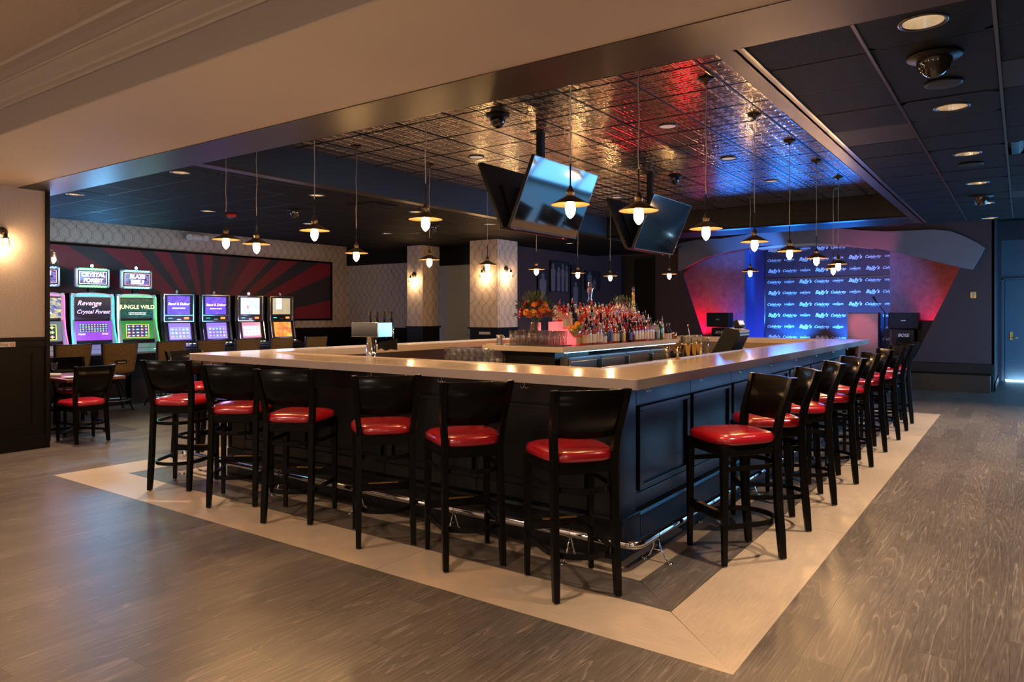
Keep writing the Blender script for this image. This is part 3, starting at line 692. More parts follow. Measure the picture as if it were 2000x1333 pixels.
# ------------------------------------------------------------ the bar
ZB = 1.093; ZU = 1.034
CX0, CX1, CY0, CY1 = -6.03, -1.684, 3.53, 10.75     # worktop outline
NX0, NX1, NY0, NY1 = -5.50, -2.21, 4.075, 10.20     # opening behind the bar
def ring_top(m):
    b = MB().use(m); r = 0.02; o = []; n = 4
    for (cx_, cy_, a0) in ((CX1 - r, CY0 + r, -90), (CX1 - r, CY1 - r, 0), (CX0 + r, CY1 - r, 90), (CX0 + r, CY0 + r, 180)):
        o += [(cx_ + r * math.cos(math.radians(a0 + 90 * k / n)), cy_ + r * math.sin(math.radians(a0 + 90 * k / n))) for k in range(n + 1)]
    inn = []
    for (x, y) in ((NX1, NY0), (NX1, NY1), (NX0, NY1), (NX0, NY0)): inn += [(x, y)] * (n + 1)
    N = len(o); vs = []
    for z in (ZU, ZB - 0.003): vs += [(x, y, z) for x, y in o]
    sh = [((x - (CX0 + CX1) / 2) * (1 - 0.0014) + (CX0 + CX1) / 2, (y - (CY0 + CY1) / 2) * (1 - 0.0008) + (CY0 + CY1) / 2, ZB) for x, y in o]
    vs += sh + [(x, y, ZB) for x, y in inn] + [(x, y, ZU) for x, y in inn]
    fs = []
    for k in range(N):
        j = (k + 1) % N
        for a in range(4): fs.append((a * N + k, a * N + j, (a + 1) * N + j, (a + 1) * N + k))
        fs.append((4 * N + k, 4 * N + j, j, k))
    b.add(vs, fs, False); return b
ctop = ring_top(M_quartz).obj('bar_counter', label='long beige quartz bar top running round all four sides of the bar', cat='counter')
et = mb(M_quartz)
for (x0, x1, y0, y1) in ((NX0 - .0, NX1 + .0, NY0 - 0.012, NY0), (NX0, NX1, NY1, NY1 + 0.012), (NX0 - 0.012, NX0, NY0 - .012, NY1 + .012), (NX1, NX1 + 0.012, NY0 - .012, NY1 + .012)):
    et.box(x0, x1, y0, y1, ZB, ZB + 0.007)
et.obj('edge_trim', ctop)
def hook_mesh():
    b = mb(M_chrome); b.cyl((0, 0, 0.0), (0, 0, -0.035), 0.0035, n=8)
    for s in (-1, 1):
        b.tube([(0, 0, -0.033), (s * 0.008, 0, -0.046), (s * 0.020, 0, -0.050), (s * 0.030, 0, -0.042), (s * 0.033, 0, -0.028)], 0.0032, 6)
    return b.mesh('bag_hook')
hk = hook_mesh()
for k in range(7): inst('bag_hook', hk, ctop, (-2.505 - 0.675 * k + (0.6 if k == -1 else 0), 3.66, ZU))
inst('bag_hook', hk, ctop, (-1.93 + 0.02, 3.66, ZU))
for k in range(8): inst('bag_hook', hk, ctop, (-1.80, 3.933 + 0.852 * k, ZU), rot=(0, 0, PI/2))
WX, WY = -1.93, 3.81
def cab_unit(L, label, rz, loc, group):
    """one panelled bar-front unit, local x along its run, front face at y=0 facing -y"""
    t_ = empty('bar_front_cabinet', loc, rz, label, 'cabinet', group)
    g_ = 0.002
    mb(M_panelb).box(g_, L - g_, 0.014, 0.215, 0.0, ZU - 0.001).obj('carcass', t_)
    mb(M_panelb).box(g_, L - g_, 0, 0.014, 0.885, ZU - 0.002).obj('drawer_front', t_, bevel=0.002)
    f = mb(M_panelb)      # proud moulding frame
    f.box(0.03, L - 0.03, -0.012, 0.014, 0.845, 0.872).box(0.03, L - 0.03, -0.012, 0.014, 0.35, 0.385).box(0.03, 0.085, -0.012, 0.014, 0.385, 0.845).box(L - 0.085, L - 0.03, -0.012, 0.014, 0.385, 0.845)
    f.obj('panel_frame', t_, bevel=0.003)
    mb(M_panelb).box(0.085, L - 0.085, 0.008, 0.015, 0.385, 0.845).obj('panel', t_)
    mb(M_panelb).box(g_, L - g_, 0.002, 0.014, 0.25, 0.335).obj('lower_rail', t_, bevel=0.002)
    mb(M_panelb).prism([(0.014, 0.0), (-0.030, 0.0), (-0.030, 0.215), (-0.022, 0.232), (0.014, 0.248)], 0, L, 'yz').obj('plinth', t_)
    return t_
side_n = 7; LS = 0.886
for k in range(side_n): cab_unit(LS, 'black panelled cabinet in the right side of the bar, %s from the near corner' % ORD[k], PI/2, (WX, 4.035 + k * LS, 0), 'cabinets along the right side of the bar')
nf = 4; LF = (5.61 - 2.13) / nf
for k in range(nf): cab_unit(LF, 'black panelled cabinet in the front side of the bar, %s from the near corner' % ORD[k], 0, (-2.13 - (k + 1) * LF, WY, 0), 'cabinets along the front side of the bar')
for k in range(7): cab_unit(LS, 'black panelled cabinet in the far left side of the bar, %s from the front' % ORD[k], -PI/2, (-5.80, 4.035 + (k + 1) * LS, 0), 'cabinets along the left side of the bar')
for k in range(nf): cab_unit(LF, 'black panelled cabinet in the back side of the bar, %s from the right' % ORD[k], PI, (-2.13 - k * LF, 10.46, 0), 'cabinets along the back side of the bar')
def corner_post(x0, x1, y0, y1, label):
    t_ = empty('corner_post', ((x0 + x1) / 2, (y0 + y1) / 2, 0), 0, label, 'post')
    a, b_ = (x1 - x0) / 2, (y1 - y0) / 2
    mb(M_panelb).box(-a, a, -b_, b_, 0.0, ZU - 0.001).obj('post', t_, bevel=0.003)
    sx_ = 1 if x1 > -3 else -1; sy_ = -1 if y0 < 5 else 1
    mb(M_panelb).box(-sx_ * a, sx_ * (a + 0.03), -sy_ * b_, sy_ * (b_ + 0.03), 0.0, 0.24).obj('plinth', t_, bevel=0.004)
corner_post(-2.13, WX, WY, 4.033, 'black square post at the near corner of the bar')
corner_post(-2.13, WX, 10.24, 10.46, 'black square post at the far right corner of the bar')
corner_post(-5.80, -5.61, WY, 4.033, 'black square post at the front left corner of the bar')
# back of the cabinets seen inside the bar: steel underbar units
for (nm, a, b_) in (('steel underbar bench along the left inside of the bar', (-5.38, -5.02, 6.6, 9.7), 0), ('steel underbar bench across the back inside of the bar', (-4.9, -2.3, 9.75, 10.03), 0), ('steel underbar bench along the right inside of the bar', (-2.62, -2.36, 4.5, 9.7), 0)):
    x0, x1, y0, y1 = a
    t_ = empty('underbar_bench', ((x0 + x1) / 2, (y0 + y1) / 2, 0), 0, nm, 'bench'); p, q = (x1 - x0) / 2, (y1 - y0) / 2
    mb(M_steel).box(-p, p, -q, q, 0.84, 0.88).obj('worktop', t_, bevel=0.003)
    mb(mat('dark_steel', (0.12, 0.09, 0.07), 0.35, metal=0.8)).box(-p + .02, p - .02, -q + .02, q - .02, 0.12, 0.84).obj('cabinet_body', t_)
    for sx_ in (-1, 1):
        for sy_ in (-1, 1): mb(M_steel).cyl((sx_ * (p - .04), sy_ * (q - .04), 0), (sx_ * (p - .04), sy_ * (q - .04), 0.12), 0.015).obj('leg', t_)
bx(mat('rubber_floor', (0.02, 0.02, 0.02), 0.7), -5.38, -2.35, 4.23, 10.03, 0.0, 0.012).obj('floor_mat', label='black rubber mat covering the floor inside the bar', cat='mat')
# splashbacks inside
bx(mat('inner_face', (0.10, 0.06, 0.045), 0.35, metal=0.3), -5.53, -5.515, 4.25, 10.0, 0.4, ZU - .002).obj('splashback', label='dark brown panel inside the left side of the bar', cat='panel')
bx(mat('inner_steel', (0.30, 0.20, 0.12), 0.35, metal=0.8), -5.38, -2.35, 10.21, 10.225, 0.4, ZU - .002).obj('splashback', label='brushed metal panel inside the back side of the bar', cat='panel')

# foot rail
RX, RY, RZ, RR = -1.735, 3.632, 0.160, 0.026
fr = empty('foot_rail', (RX, RY, 0), 0, 'polished steel foot rail bent round the near corner of the bar', 'rail')
def L(x, y, z): return (x - RX, y - RY, z)
arc = [L(RX - 0.06 + 0.06 * math.sin(math.radians(a)), RY + 0.06 - 0.06 * math.cos(math.radians(a)), RZ) for a in range(0, 91, 15)]
mb(M_chrome).tube([L(-6.25, RY, RZ), L(-3.5, RY, RZ)] + arc + [L(RX, 7, RZ), L(RX, 10.5, RZ)], RR, 16).obj('tube', fr)
mb(M_chrome).lathe([(RR + .004, -0.04), (RR + .006, 0), (RR, 0.03)], 16, Matrix.Translation(L(-6.25, RY, RZ)) @ Matrix.Rotation(-PI/2, 4, 'Y')).obj('end_cap', fr)
def bracket_mesh():
    b = mb(M_chrome); b.lathe([(RR + 0.003, -0.012), (RR + 0.003, 0.012)], 16, Matrix.Rotation(PI/2, 4, 'Y'), cap=False)
    for s in (-1, 1):
        b.tube([(0, s * 0.012, -RR), (0, s * 0.022, -0.07), (0, s * 0.045, -0.125), (0, s * 0.075, -0.150)], 0.006, 8)
        b.lathe([(0.0005, 0.010), (0.012, 0.008), (0.018, 0.0), (0.0185, -0.003)], 10, Matrix.Translation((0, s * 0.082, -0.157)) @ Matrix.Diagonal((0.8, 1.2, 1, 1)))
    b.tube([(0, -0.03, -0.09), (0, 0.03, -0.09)], 0.004, 6)
    return b.mesh('bracket')
bk = bracket_mesh()
for k, x in enumerate((-2.16, -3.05, -3.95, -4.85, -5.75, -6.15)): inst('bracket', bk, fr, L(x, RY, RZ))
for y in (3.90, 4.80, 5.70, 6.60, 7.50, 8.40, 9.30, 10.2): inst('bracket', bk, fr, L(RX, y, RZ), rot=(0, 0, PI/2))

# ------------------------------------------------------------ seating: bar stools and dining chairs share one builder
def make_seat(name, label, cat, sh, bt, bb, seat_t=0.065, two=True):
    """origin on the floor between the back feet; the sitter looks along +y. sh seat-frame top, bt/bb back slab top and bottom"""
    t_ = empty(name, (0, 0, 0), 0, label, cat)
    D = 0.415
    # cushion
    b = mb(M_red); n = 40; rings = [(0.93, 0.0), (0.99, 0.010), (1.0, 0.024), (0.985, 0.040), (0.93, 0.053), (0.82, 0.061), (0.6, 0.067), (0.3, 0.070), (0.001, 0.071)]
    vs = []; fs = []
    for (k, z) in rings:
        for i in range(n):
            a = 2 * PI * i / n; c_, s_ = math.cos(a), math.sin(a); e = 0.52
            px = abs(c_) ** e * (1 if c_ >= 0 else -1); py = abs(s_) ** e * (1 if s_ >= 0 else -1)
            yy = 0.225 + 0.215 * py * k; wdt = 0.185 + 0.045 * (yy / 0.44)
            vs.append((wdt * px * k, yy, z))
    for j in range(len(rings) - 1):
        for i in range(n): fs.append((j * n + i, j * n + (i + 1) % n, (j + 1) * n + (i + 1) % n, (j + 1) * n + i))
    fs.append(tuple(reversed(range(n))))
    b.add([(x, y, z + sh) for x, y, z in vs], fs, True); b.obj('seat', t_)
    mb(M_black).prism([(-0.168, 0.03), (0.168, 0.03), (0.205, 0.42), (-0.205, 0.42)], sh - 0.062, sh, 'xy').obj('seat_frame', t_, bevel=0.006)
    # back legs run up into the back posts
    def prof(z):
        pts = [(0, 0.0), (sh * 0.5, 0.028), (sh, 0.045), (sh + 0.12, 0.030), (bt, -0.055)]
        for (z0, y0), (z1, y1) in zip(pts[:-1], pts[1:]):
            if z <= z1: f = (z - z0) / (z1 - z0); f = f * f * (3 - 2 * f) * 0.5 + f * 0.5; return y0 + (y1 - y0) * f
        return pts[-1][1]
    def xpost(z): return 0.168 - 0.006 * min(z / sh, 1) + (0.032 * max(0, (z - sh) / (bt - sh)))
    for s in (-1, 1):
        zs = [0.006, 0.15, 0.3, sh * .6, sh * .8, sh, sh + .08, sh + .16, sh + .24, bt - 0.06, bt]
        b = mb(M_black); vs = []; fs = []
        for z in zs:
            hw = 0.018 if z > 0.05 else 0.0155; hd = 0.0225 if z > .1 else 0.019; x = s * xpost(z); y = prof(z)
            vs += [(x - hw, y - hd, z), (x + hw, y - hd, z), (x + hw, y + hd, z), (x - hw, y + hd, z)]
        for i in range(len(zs) - 1):
            for k in range(4): fs.append((4 * i + k, 4 * i + (k + 1) % 4, 4 * i + 4 + (k + 1) % 4, 4 * i + 4 + k))
        fs += [(3, 2, 1, 0), tuple(range(4 * len(zs) - 4, 4 * len(zs)))]
        b.add(vs, fs, False); b.use(M_steel).cyl((s * xpost(0), 0, 0), (s * xpost(0), 0, 0.008), 0.011)
        b.obj('leg', t_, bevel=0.007, seg=3)
        b = mb(M_black); x0, y0 = s * 0.190, 0.405
        b.add([(x0 - .013, y0 - .014, .006), (x0 + .013, y0 - .014, .006), (x0 + .013, y0 + .014, .006), (x0 - .013, y0 + .014, .006),
               (x0 - .021 - s * .005, y0 - .021, sh - .01), (x0 + .021 - s * .005, y0 - .021, sh - .01), (x0 + .021 - s * .005, y0 + .021, sh - .01), (x0 - .021 - s * .005, y0 + .021, sh - .01)],
              [(3, 2, 1, 0), (4, 5, 6, 7), (0, 1, 5, 4), (1, 2, 6, 5), (2, 3, 7, 6), (3, 0, 4, 7)], False)
        b.use(M_steel).cyl((x0, y0, 0), (x0, y0, 0.008), 0.011); b.obj('leg', t_, bevel=0.003)
    # curved back slab
    b = mb(M_black); n = 10; vs = []; fs = []
    for j, z in enumerate((bb, (bb + bt) / 2, bt - 0.003)):
        for i in range(n + 1):
            u = -1 + 2 * i / n; hw = xpost(z); y = prof(z) - 0.030 * (1 - u * u)
            if j == 0: zz = z + 0.012 * u * u
            else: zz = z
            vs += [(u * hw, y - 0.008, zz), (u * hw, y + 0.008, zz)]
    m_ = 2 * (n + 1)
    for j in range(2):
        for i in range(n):
            a = j * m_ + 2 * i
            fs += [(a, a + 2, a + m_ + 2, a + m_), (a + 1, a + m_ + 1, a + m_ + 3, a + 3)]
    for i in range(n):
        a = 2 * i; fs.append((a, a + 1, a + 3, a + 2)); a += 2 * m_; fs.append((a, a + 2, a + 3, a + 1))
    b.add(vs, fs, True); o = b.obj('backrest', t_)
    def ustretch(z):
        pts = [(-0.188, 0.40)]
        for k in range(0, 13):
            a = PI + PI * k / 12; pts.append((0.178 * math.cos(a) * (1.0 if 1 else 1), 0.16 + 0.185 * math.sin(a)))
        pts.append((0.188, 0.40)); return mb(M_black).tube([(x, y, z) for x, y in pts], 0, flat=(0.008, 0.013))
    if two:
        ustretch(0.225).obj('stretcher', t_); ustretch(sh - 0.135).obj('stretcher', t_)
        f = mb(M_black).box(-0.185, 0.185, 0.392, 0.416, 0.255, 0.305).obj('footrest', t_, bevel=0.003)
        mb(M_brass).box(-0.10, 0.10, 0.390, 0.418, 0.305, 0.308).obj('kick_strip', f)
    else:
        ustretch(sh * 0.52).obj('stretcher', t_)
    return t_
def face(dx, dy): return math.atan2(dy, dx) - PI/2
stool = make_seat('bar_stool', 'x', 'bar stool', 0.690, 1.070, 0.815)
GS = 'bar stools along the front of the bar'; GR = 'bar stools along the right side of the bar'
ST = [(-1.788, 3.175, -.787, .617, 'black bar stool with a red seat, nearest the near corner on the front side', GS),
      (-2.525, 3.19, -.803, .596, 'black bar stool with a red seat, second from the near corner on the front side', GS),
      (-3.21, 3.173, -.743, .67, 'black bar stool with a red seat, third from the near corner on the front side', GS),
      (-4.11, 3.118, -.48, .877, 'black bar stool with a red seat, fourth from the near corner on the front side', GS),
      (-4.797, 3.15, -.64, .767, 'black bar stool with a red seat, fifth from the near corner on the front side', GS),
      (-5.654, 3.145, -.5, .865, 'black bar stool with a red seat, farthest from the near corner on the front side', GS),
      (-1.278, 4.47, -.62, -.785, 'black bar stool turned sideways, full red seat in view, nearest on the right side', GR)]
rr = [(-1.24, 5.16, -.85, -.52), (-1.23, 5.96, -.875, -.48), (-1.236, 6.77, -.82, -.57), (-1.228, 7.595, -.885, -.466), (-1.227, 8.478, -.9, -.436), (-1.22, 9.36, -.885, -.466), (-1.229, 10.115, -.88, -.47), (-1.245, 10.82, -.88, -.47)]
for k, (x, y, a, b_) in enumerate(rr):
    ST.append((x, y, a, b_, ('black bar stool with a red seat, %s from the near corner on the right side' % ORD[k + 1]) if k < 7 else 'black bar stool with a red seat, farthest along the right side', GR))
ST.append((-6.93, 4.05, .97, .1, 'black bar stool with red seat at the left side of the bar', None))
ST.append((-2.15, 11.50, .15, -1, 'black bar stool behind the far right corner of the bar', None))
for i, (x, y, a, b_, lab, g_) in enumerate(ST):
    if i == 0: stool.location = (x, y, 0); stool.rotation_euler = (0, 0, face(a, b_)); stool['label'] = lab; stool['group'] = g_; proto_stool = stool
    else: copy_tree(proto_stool, None, (x, y, 0), face(a, b_), lab, g_)
for o in C.objects:
    if o.name.startswith('bar_stool') and o.location.x < -6.5 or (o.name.startswith('bar_stool') and o.location.y > 11.2):
        if 'group' in o: del o['group']

# dining tables and chairs by the slot machines
chair = make_seat('dining_chair', 'black wooden dining chair with red seat, back to the bar at the near table', 'chair', 0.415, 0.865, 0.555, two=False)
chair.location = (-8.455, 3.82, 0); chair.rotation_euler = (0, 0, face(-1, 0.0))
for (x, y, a, b_, lab) in ((-9.14, 3.17, 0.02, 1, 'black dining chair with red seat, beside the panelled wall at the near table'),
                           (-10.30, 4.35, 1, -0.05, 'black dining chair on the slot machine side of the near table'),
                           (-8.60, 5.75, -1, 0.1, 'black dining chair with red seat, back to the bar at the far table'),
                           (-9.75, 6.55, 0.1, -1, 'black dining chair at the far table, partly behind the front row of stools')):
    copy_tree(chair, None, (x, y, 0), face(a, b_), lab)
def dining_table(x, y, label, w_=0.62, d_=0.62):
    t_ = empty('dining_table', (x, y, 0), 0, label, 'table')
    mb(M_table).box(-w_ / 2, w_ / 2, -d_ / 2, d_ / 2, 0.655, 0.69).obj('table_top', t_, bevel=0.004)
    mb(M_blackm).cyl((0, 0, 0.03), (0, 0, 0.655), 0.035).obj('pedestal', t_)
    for k in range(4):
        a = PI/4 + k * PI/2; c_, s_ = math.cos(a), math.sin(a)
        b = mb(M_blackm).tube([(0.03 * c_, 0.03 * s_, 0.06), (0.33 * c_, 0.33 * s_, 0.035)], 0, flat=(0.022, 0.014)); b.cyl((0.32 * c_, 0.32 * s_, 0.0), (0.32 * c_, 0.32 * s_, 0.03), 0.02)
        b.obj('foot', t_)
    return t_
dining_table(-9.38, 4.05, 'dark red-brown dining table laid with glasses, beside the column', 1.05, 0.66)
dining_table(-9.55, 5.75, 'dark red-brown dining table behind the front left stool', 1.15, 0.66)
def plate(x, y, z, label):
    o = mb(mat('white_china', (0.75, 0.72, 0.68), 0.2)).lathe([(0.0005, 0.004), (0.04, 0.004), (0.055, 0.010), (0.085, 0.018), (0.087, 0.016), (0.055, 0.004), (0.04, 0.0), (0.0005, 0.0)], 28).obj('side_plate', label=label, cat='plate')
    o.location = (x, y, z)
plate(-9.05, 3.85, 0.69, 'white side plate on the near edge of the near dining table'); plate(-9.45, 4.20, 0.69, 'white side plate on the far side of the near dining table')
plate(-9.15, 5.72, 0.69, 'white side plate on the far dining table')
def wineglass_mesh(sc_=1.0):
    return mb(M_glass).lathe([(0.030 * sc_, 0.0), (0.030 * sc_, 0.003), (0.004, 0.008), (0.004, 0.05 * sc_), (0.028 * sc_, 0.07 * sc_), (0.036 * sc_, 0.10 * sc_), (0.033 * sc_, 0.15 * sc_), (0.0315 * sc_, 0.15 * sc_), (0.034 * sc_, 0.10 * sc_), (0.026 * sc_, 0.073 * sc_), (0.0005, 0.06 * sc_)], 18).mesh('goblet')
def tumbler_mesh(r=0.034, h=0.10):
    return mb(M_glass).lathe([(0.0005, 0.0), (r * .8, 0.0), (r, h), (r - .002, h), (r * .8 - .002, 0.012), (0.0005, 0.012)], 18, cap=False).mesh('tumbler')
wg = wineglass_mesh(); tbm = tumbler_mesh()
for (x, y, lab) in ((-9.72, 3.94, 'stemmed water glass on the near table beside the panelled wall'), (-8.98, 4.28, 'stemmed water glass above the near dining chair back'), (-9.2, 6.0, 'stemmed glass on the far dining table behind the corner stool')):
    tag(inst('water_glass', wg, None, (x, y, 0.69)), lab, 'glass')
def roll(x, y, rz, lab):
    o = mb(mat('napkin_cloth', (0.55, 0.50, 0.46), 0.8)).tube([(-0.09, 0, 0.022), (-0.03, 0.002, 0.024), (0.04, -0.002, 0.023), (0.09, 0, 0.022)], 0.021, 10).obj('napkin_roll', label=lab, cat='napkin')
    o.location = (x, y, 0.69); o.rotation_euler = (0, 0, rz)
roll(-9.42, 3.80, 0.9, 'rolled white napkin beside the water glass on the near table'); roll(-9.25, 5.55, 0.4, 'rolled white napkin on the far dining table')
for k, (x, y, lab) in enumerate(((-9.10, 4.24, 'glass salt shaker with chrome lid on the near table'), (-9.05, 4.32, 'glass pepper shaker with chrome lid on the near table'))):
    t_ = empty('spice_shaker', (x, y, 0.69), 0, lab, 'shaker')
    mb(M_glass).lathe([(0.0005, 0), (0.022, 0), (0.022, 0.05), (0.019, 0.06)], 12).obj('jar', t_); mb(mat('salt' if k == 0 else 'pepper', (0.7, 0.65, 0.55) if k == 0 else (0.2, 0.12, 0.07), 0.8)).lathe([(0.0005, 0.003), (0.018, 0.003), (0.018, 0.035)], 12).obj('filling', t_)
    mb(M_chrome).lathe([(0.02, 0.058), (0.02, 0.07), (0.012, 0.08), (0.0005, 0.082)], 12).obj('lid', t_)
mc = empty('menu_stand', (-9.62, 5.62, 0.69), 0.5, 'black menu holder with folded menus on the far dining table', 'menus')
mb(M_blackm).box(-0.10, 0.10, -0.05, 0.05, 0, 0.09).obj('caddy', mc)
for k in range(3): inst('menu', mb(mat('menu_card', (0.09, 0.04, 0.03), 0.5)).box(-0.08, 0.08, -0.003, 0.003, 0, 0.17).mesh('menu'), mc, (0, -0.03 + 0.03 * k, 0.02), rot=(0.12, 0, 0.1 * k))

# ------------------------------------------------------------ pendants
def make_pendant(x, y, zb, label, group):
    t_ = empty('pendant_lamp', (x, y, zb), 0, label, 'pendant lamp', group)
    if 'pendant' not in MESH:
        MESH['pendant'] = dict(
            shade=mb(M_shade).lathe([(0.024, 0.082), (0.030, 0.078), (0.111, 0.034), (0.113, 0.030)], 32, cap=False).use(M_shadein).lathe([(0.024, 0.080), (0.109, 0.032), (0.113, 0.030)], 32, cap=False).mesh('shade'),
            socket=mb(M_shade).lathe([(0.012, 0.058), (0.019, 0.06), (0.020, 0.095), (0.024, 0.098), (0.022, 0.112), (0.014, 0.124), (0.010, 0.138), (0.005, 0.142)], 16).mesh('socket'),
            bulb=mb(M_bulb).lathe([(0.0005, -0.050), (0.006, -0.046), (0.014, -0.040), (0.026, -0.020), (0.029, 0.004), (0.026, 0.032), (0.018, 0.048), (0.012, 0.060)], 10).mesh('bulb'),
            rod=mb(M_blackm).cyl((0, 0, 0.14), (0, 0, 0.27), 0.0045, n=8).mesh('rod'),
            canopy=mb(M_shade).lathe([(0.005, -0.045), (0.010, -0.04), (0.018, -0.022), (0.052, -0.012), (0.055, 0.0)], 20).mesh('canopy'))
    for k in ('shade', 'socket', 'bulb', 'rod'): inst(k, MESH['pendant'][k], t_)
    b = mb(M_cord); wob = [(0.003 * math.sin(i * 1.7 + x * 9), 0.003 * math.cos(i * 2.1 + y * 5), 0.27 + (ZT - zb - 0.27 - 0.04) * i / 8) for i in range(9)]
    wob[0] = (0, 0, 0.27); wob[8] = (0, 0, ZT - zb - 0.04)
    b.tube(wob, 0.0032, 6).obj('cord', t_)
    inst('canopy', MESH['pendant']['canopy'], t_, (0, 0, ZT - zb))
    return t_
MESH = {}
GP = 'pendant lamps round the bar'
for k, x in enumerate((-2.14, -3.27, -4.41, -5.57)):
    make_pendant(x, 3.60, 2.051, 'lit cone pendant over the front counter, %s from the near corner' % ORD[k + 1], GP)
for k, y in enumerate((3.765, 4.84, 5.95, 7.04, 8.13, 9.25)):
    make_pendant(-1.785, y, 2.005, 'lit cone pendant over the right counter, %s from the near corner' % ORD[k], GP)
for k, y in enumerate((3.71, 4.83, 5.89, 6.94, 8.02, 9.12)):
    make_pendant(-5.295, y, 2.005, 'lit cone pendant over the left counter, %s from the front' % ORD[k], GP)
for k, x in enumerate((-2.0, -3.075, -4.27, -5.25)):
    make_pendant(x, 10.05, 2.0, 'lit cone pendant over the back counter, %s from the right' % ORD[k], GP)

# ------------------------------------------------------------ televisions
def tv(cx_, cy_, cz, sgn, label, tilt):
    t_ = empty('television', (cx_, cy_, cz), 0, label, 'television')
    M = Matrix.Rotation(sgn * (PI/2 + tilt), 4, 'Y') @ Matrix.Rotation(PI/2 * sgn, 4, 'Z') if False else None
    # local frame: screen plane y-z', normal toward sgn*x tilted down
    nrm = Vector((sgn * math.cos(tilt), 0, -math.sin(tilt))); up = Vector((sgn * math.sin(tilt), 0, math.cos(tilt))); rt = nrm.cross(up) * -1
    Mx = Matrix((( rt.x, up.x, nrm.x, 0), (rt.y, up.y, nrm.y, 0), (rt.z, up.z, nrm.z, 0), (0, 0, 0, 1)))
    W_, H_ = 0.54, 0.315
    mb(M_blackm).box(-W_, W_, -H_, H_, -0.03, 0.0, Mx).obj('housing', t_, bevel=0.003)
    mb(M_tvs).box(-W_ + .008, W_ - .008, -H_ + .014, H_ - .008, 0.0005, 0.003, Mx).obj('screen', t_)
    f = mb(mat('tv_bezel', (0.10, 0.10, 0.12), 0.25, metal=0.8))
    f.box(-W_, W_, -H_, -H_ + .012, 0.0, 0.006, Mx).box(-W_, W_, H_ - .006, H_, 0, 0.005, Mx).box(-W_, -W_ + .006, -H_, H_, 0, 0.005, Mx).box(W_ - .006, W_, -H_, H_, 0, 0.005, Mx); f.obj('bezel', t_)
    mb(M_blackm).box(-0.36, 0.36, -0.22, 0.12, -0.055, -0.03, Mx).obj('rear_cover', t_, bevel=0.01)
    mb(M_blackm).box(-0.11, 0.11, -0.11, 0.11, -0.10, -0.055, Mx).obj('wall_plate', t_)
    mb(mat('pilot_light', (1, 0, 0), 0.5, emit=(1, 0.05, 0.02), es=2)).box(-0.46, -0.45, -H_ - .004, -H_, -0.01, -0.004, Mx).obj('pilot_light', t_)
    mb(M_blackm).tube([(-sgn * 0.05 + .0, 0.1, 0.1), (-sgn * 0.12, 0.22, 0.13), (-sgn * 0.10, 0.3, -0.02), (-sgn * 0.06, 0.24, -0.18)], 0.006, 6).obj('cable', t_)
for (py_, nm) in ((5.415, 'nearer'), (7.75, 'farther')):
    tv(-3.36, py_, 2.452, 1, 'black flat television of the %s pair, glossy screen tilted down to the right counter' % nm, 0.40)
    tv(-3.70, py_, 2.452, -1, 'black flat television of the %s pair, facing the slot machines' % nm, 0.40)
    mt = empty('television_mount', (-3.53, py_, ZT), 0, 'black ceiling post carrying the %s pair of televisions' % nm, 'mount')
    mb(M_blackm).box(-0.03, 0.03, -0.03, 0.03, -0.62, -0.004).obj('post', mt, bevel=0.004); mb(M_blackm).box(-0.07, 0.07, -0.07, 0.07, -0.01, 0.0).obj('ceiling_plate', mt)
    mb(M_blackm).box(-0.055, 0.055, -0.05, 0.05, -0.64, -0.56).obj('arm', mt)

# ------------------------------------------------------------ wall sconces
def sconce(loc, rz, label):
    """local +y points out of the wall"""
    t_ = empty('wall_sconce', loc, rz, label, 'wall lamp', 'wall sconces')
    mb(M_shade).lathe([(0.055, 0.0), (0.055, 0.012), (0.048, 0.020), (0.0005, 0.022)], 24, Matrix.Rotation(-PI/2, 4, 'X')).obj('backplate', t_)
    mb(M_shade).tube([(0, 0.015, 0), (0, 0.07, 0.004), (0, 0.10, 0.0), (0, 0.11, -0.02)], 0.006, 8).obj('arm', t_)
    mb(M_shade).lathe([(0.012, 0.0), (0.018, -0.01), (0.018, -0.04), (0.030, -0.045), (0.030, -0.055)], 14, Matrix.Translation((0, 0.11, -0.015))).obj('socket', t_)
    mb(M_bulb).lathe([(0.0005, -0.10), (0.016, -0.09), (0.022, -0.07), (0.017, -0.045), (0.010, -0.03)], 10, Matrix.Translation((0, 0.11, -0.03))).obj('bulb', t_)
    mb(M_glass).lathe([(0.030, -0.04), (0.048, -0.115), (0.0465, -0.115), (0.0285, -0.04)], 20, Matrix.Translation((0, 0.11, -0.03)), cap=False).obj('glass_shade', t_)
    light('POINT', 'sconce_lamp', Vector(loc) + Matrix.Rotation(rz, 3, 'Z') @ Vector((0, 0.11, -0.16)), 3.0, (1, 0.62, 0.30), size=0.02)
sconce((-8.585, 2.985, 2.285), -PI/2, 'lit glass wall sconce on the pale wall at the left edge')
sconce((-8.74, 3.43, 2.14), 0.0, 'lit glass wall sconce peeping round the end of the pale wall')
sconce((-9.66, 10.31, 2.195), PI, 'lit glass wall sconce on the left wallpapered column')
sconce((-7.84, 10.22, 2.235), PI, 'lit glass wall sconce on the left face of the right wallpapered column')
sconce((-7.57, 10.47, 2.245), -PI/2, 'lit glass wall sconce on the right face of the right wallpapered column')
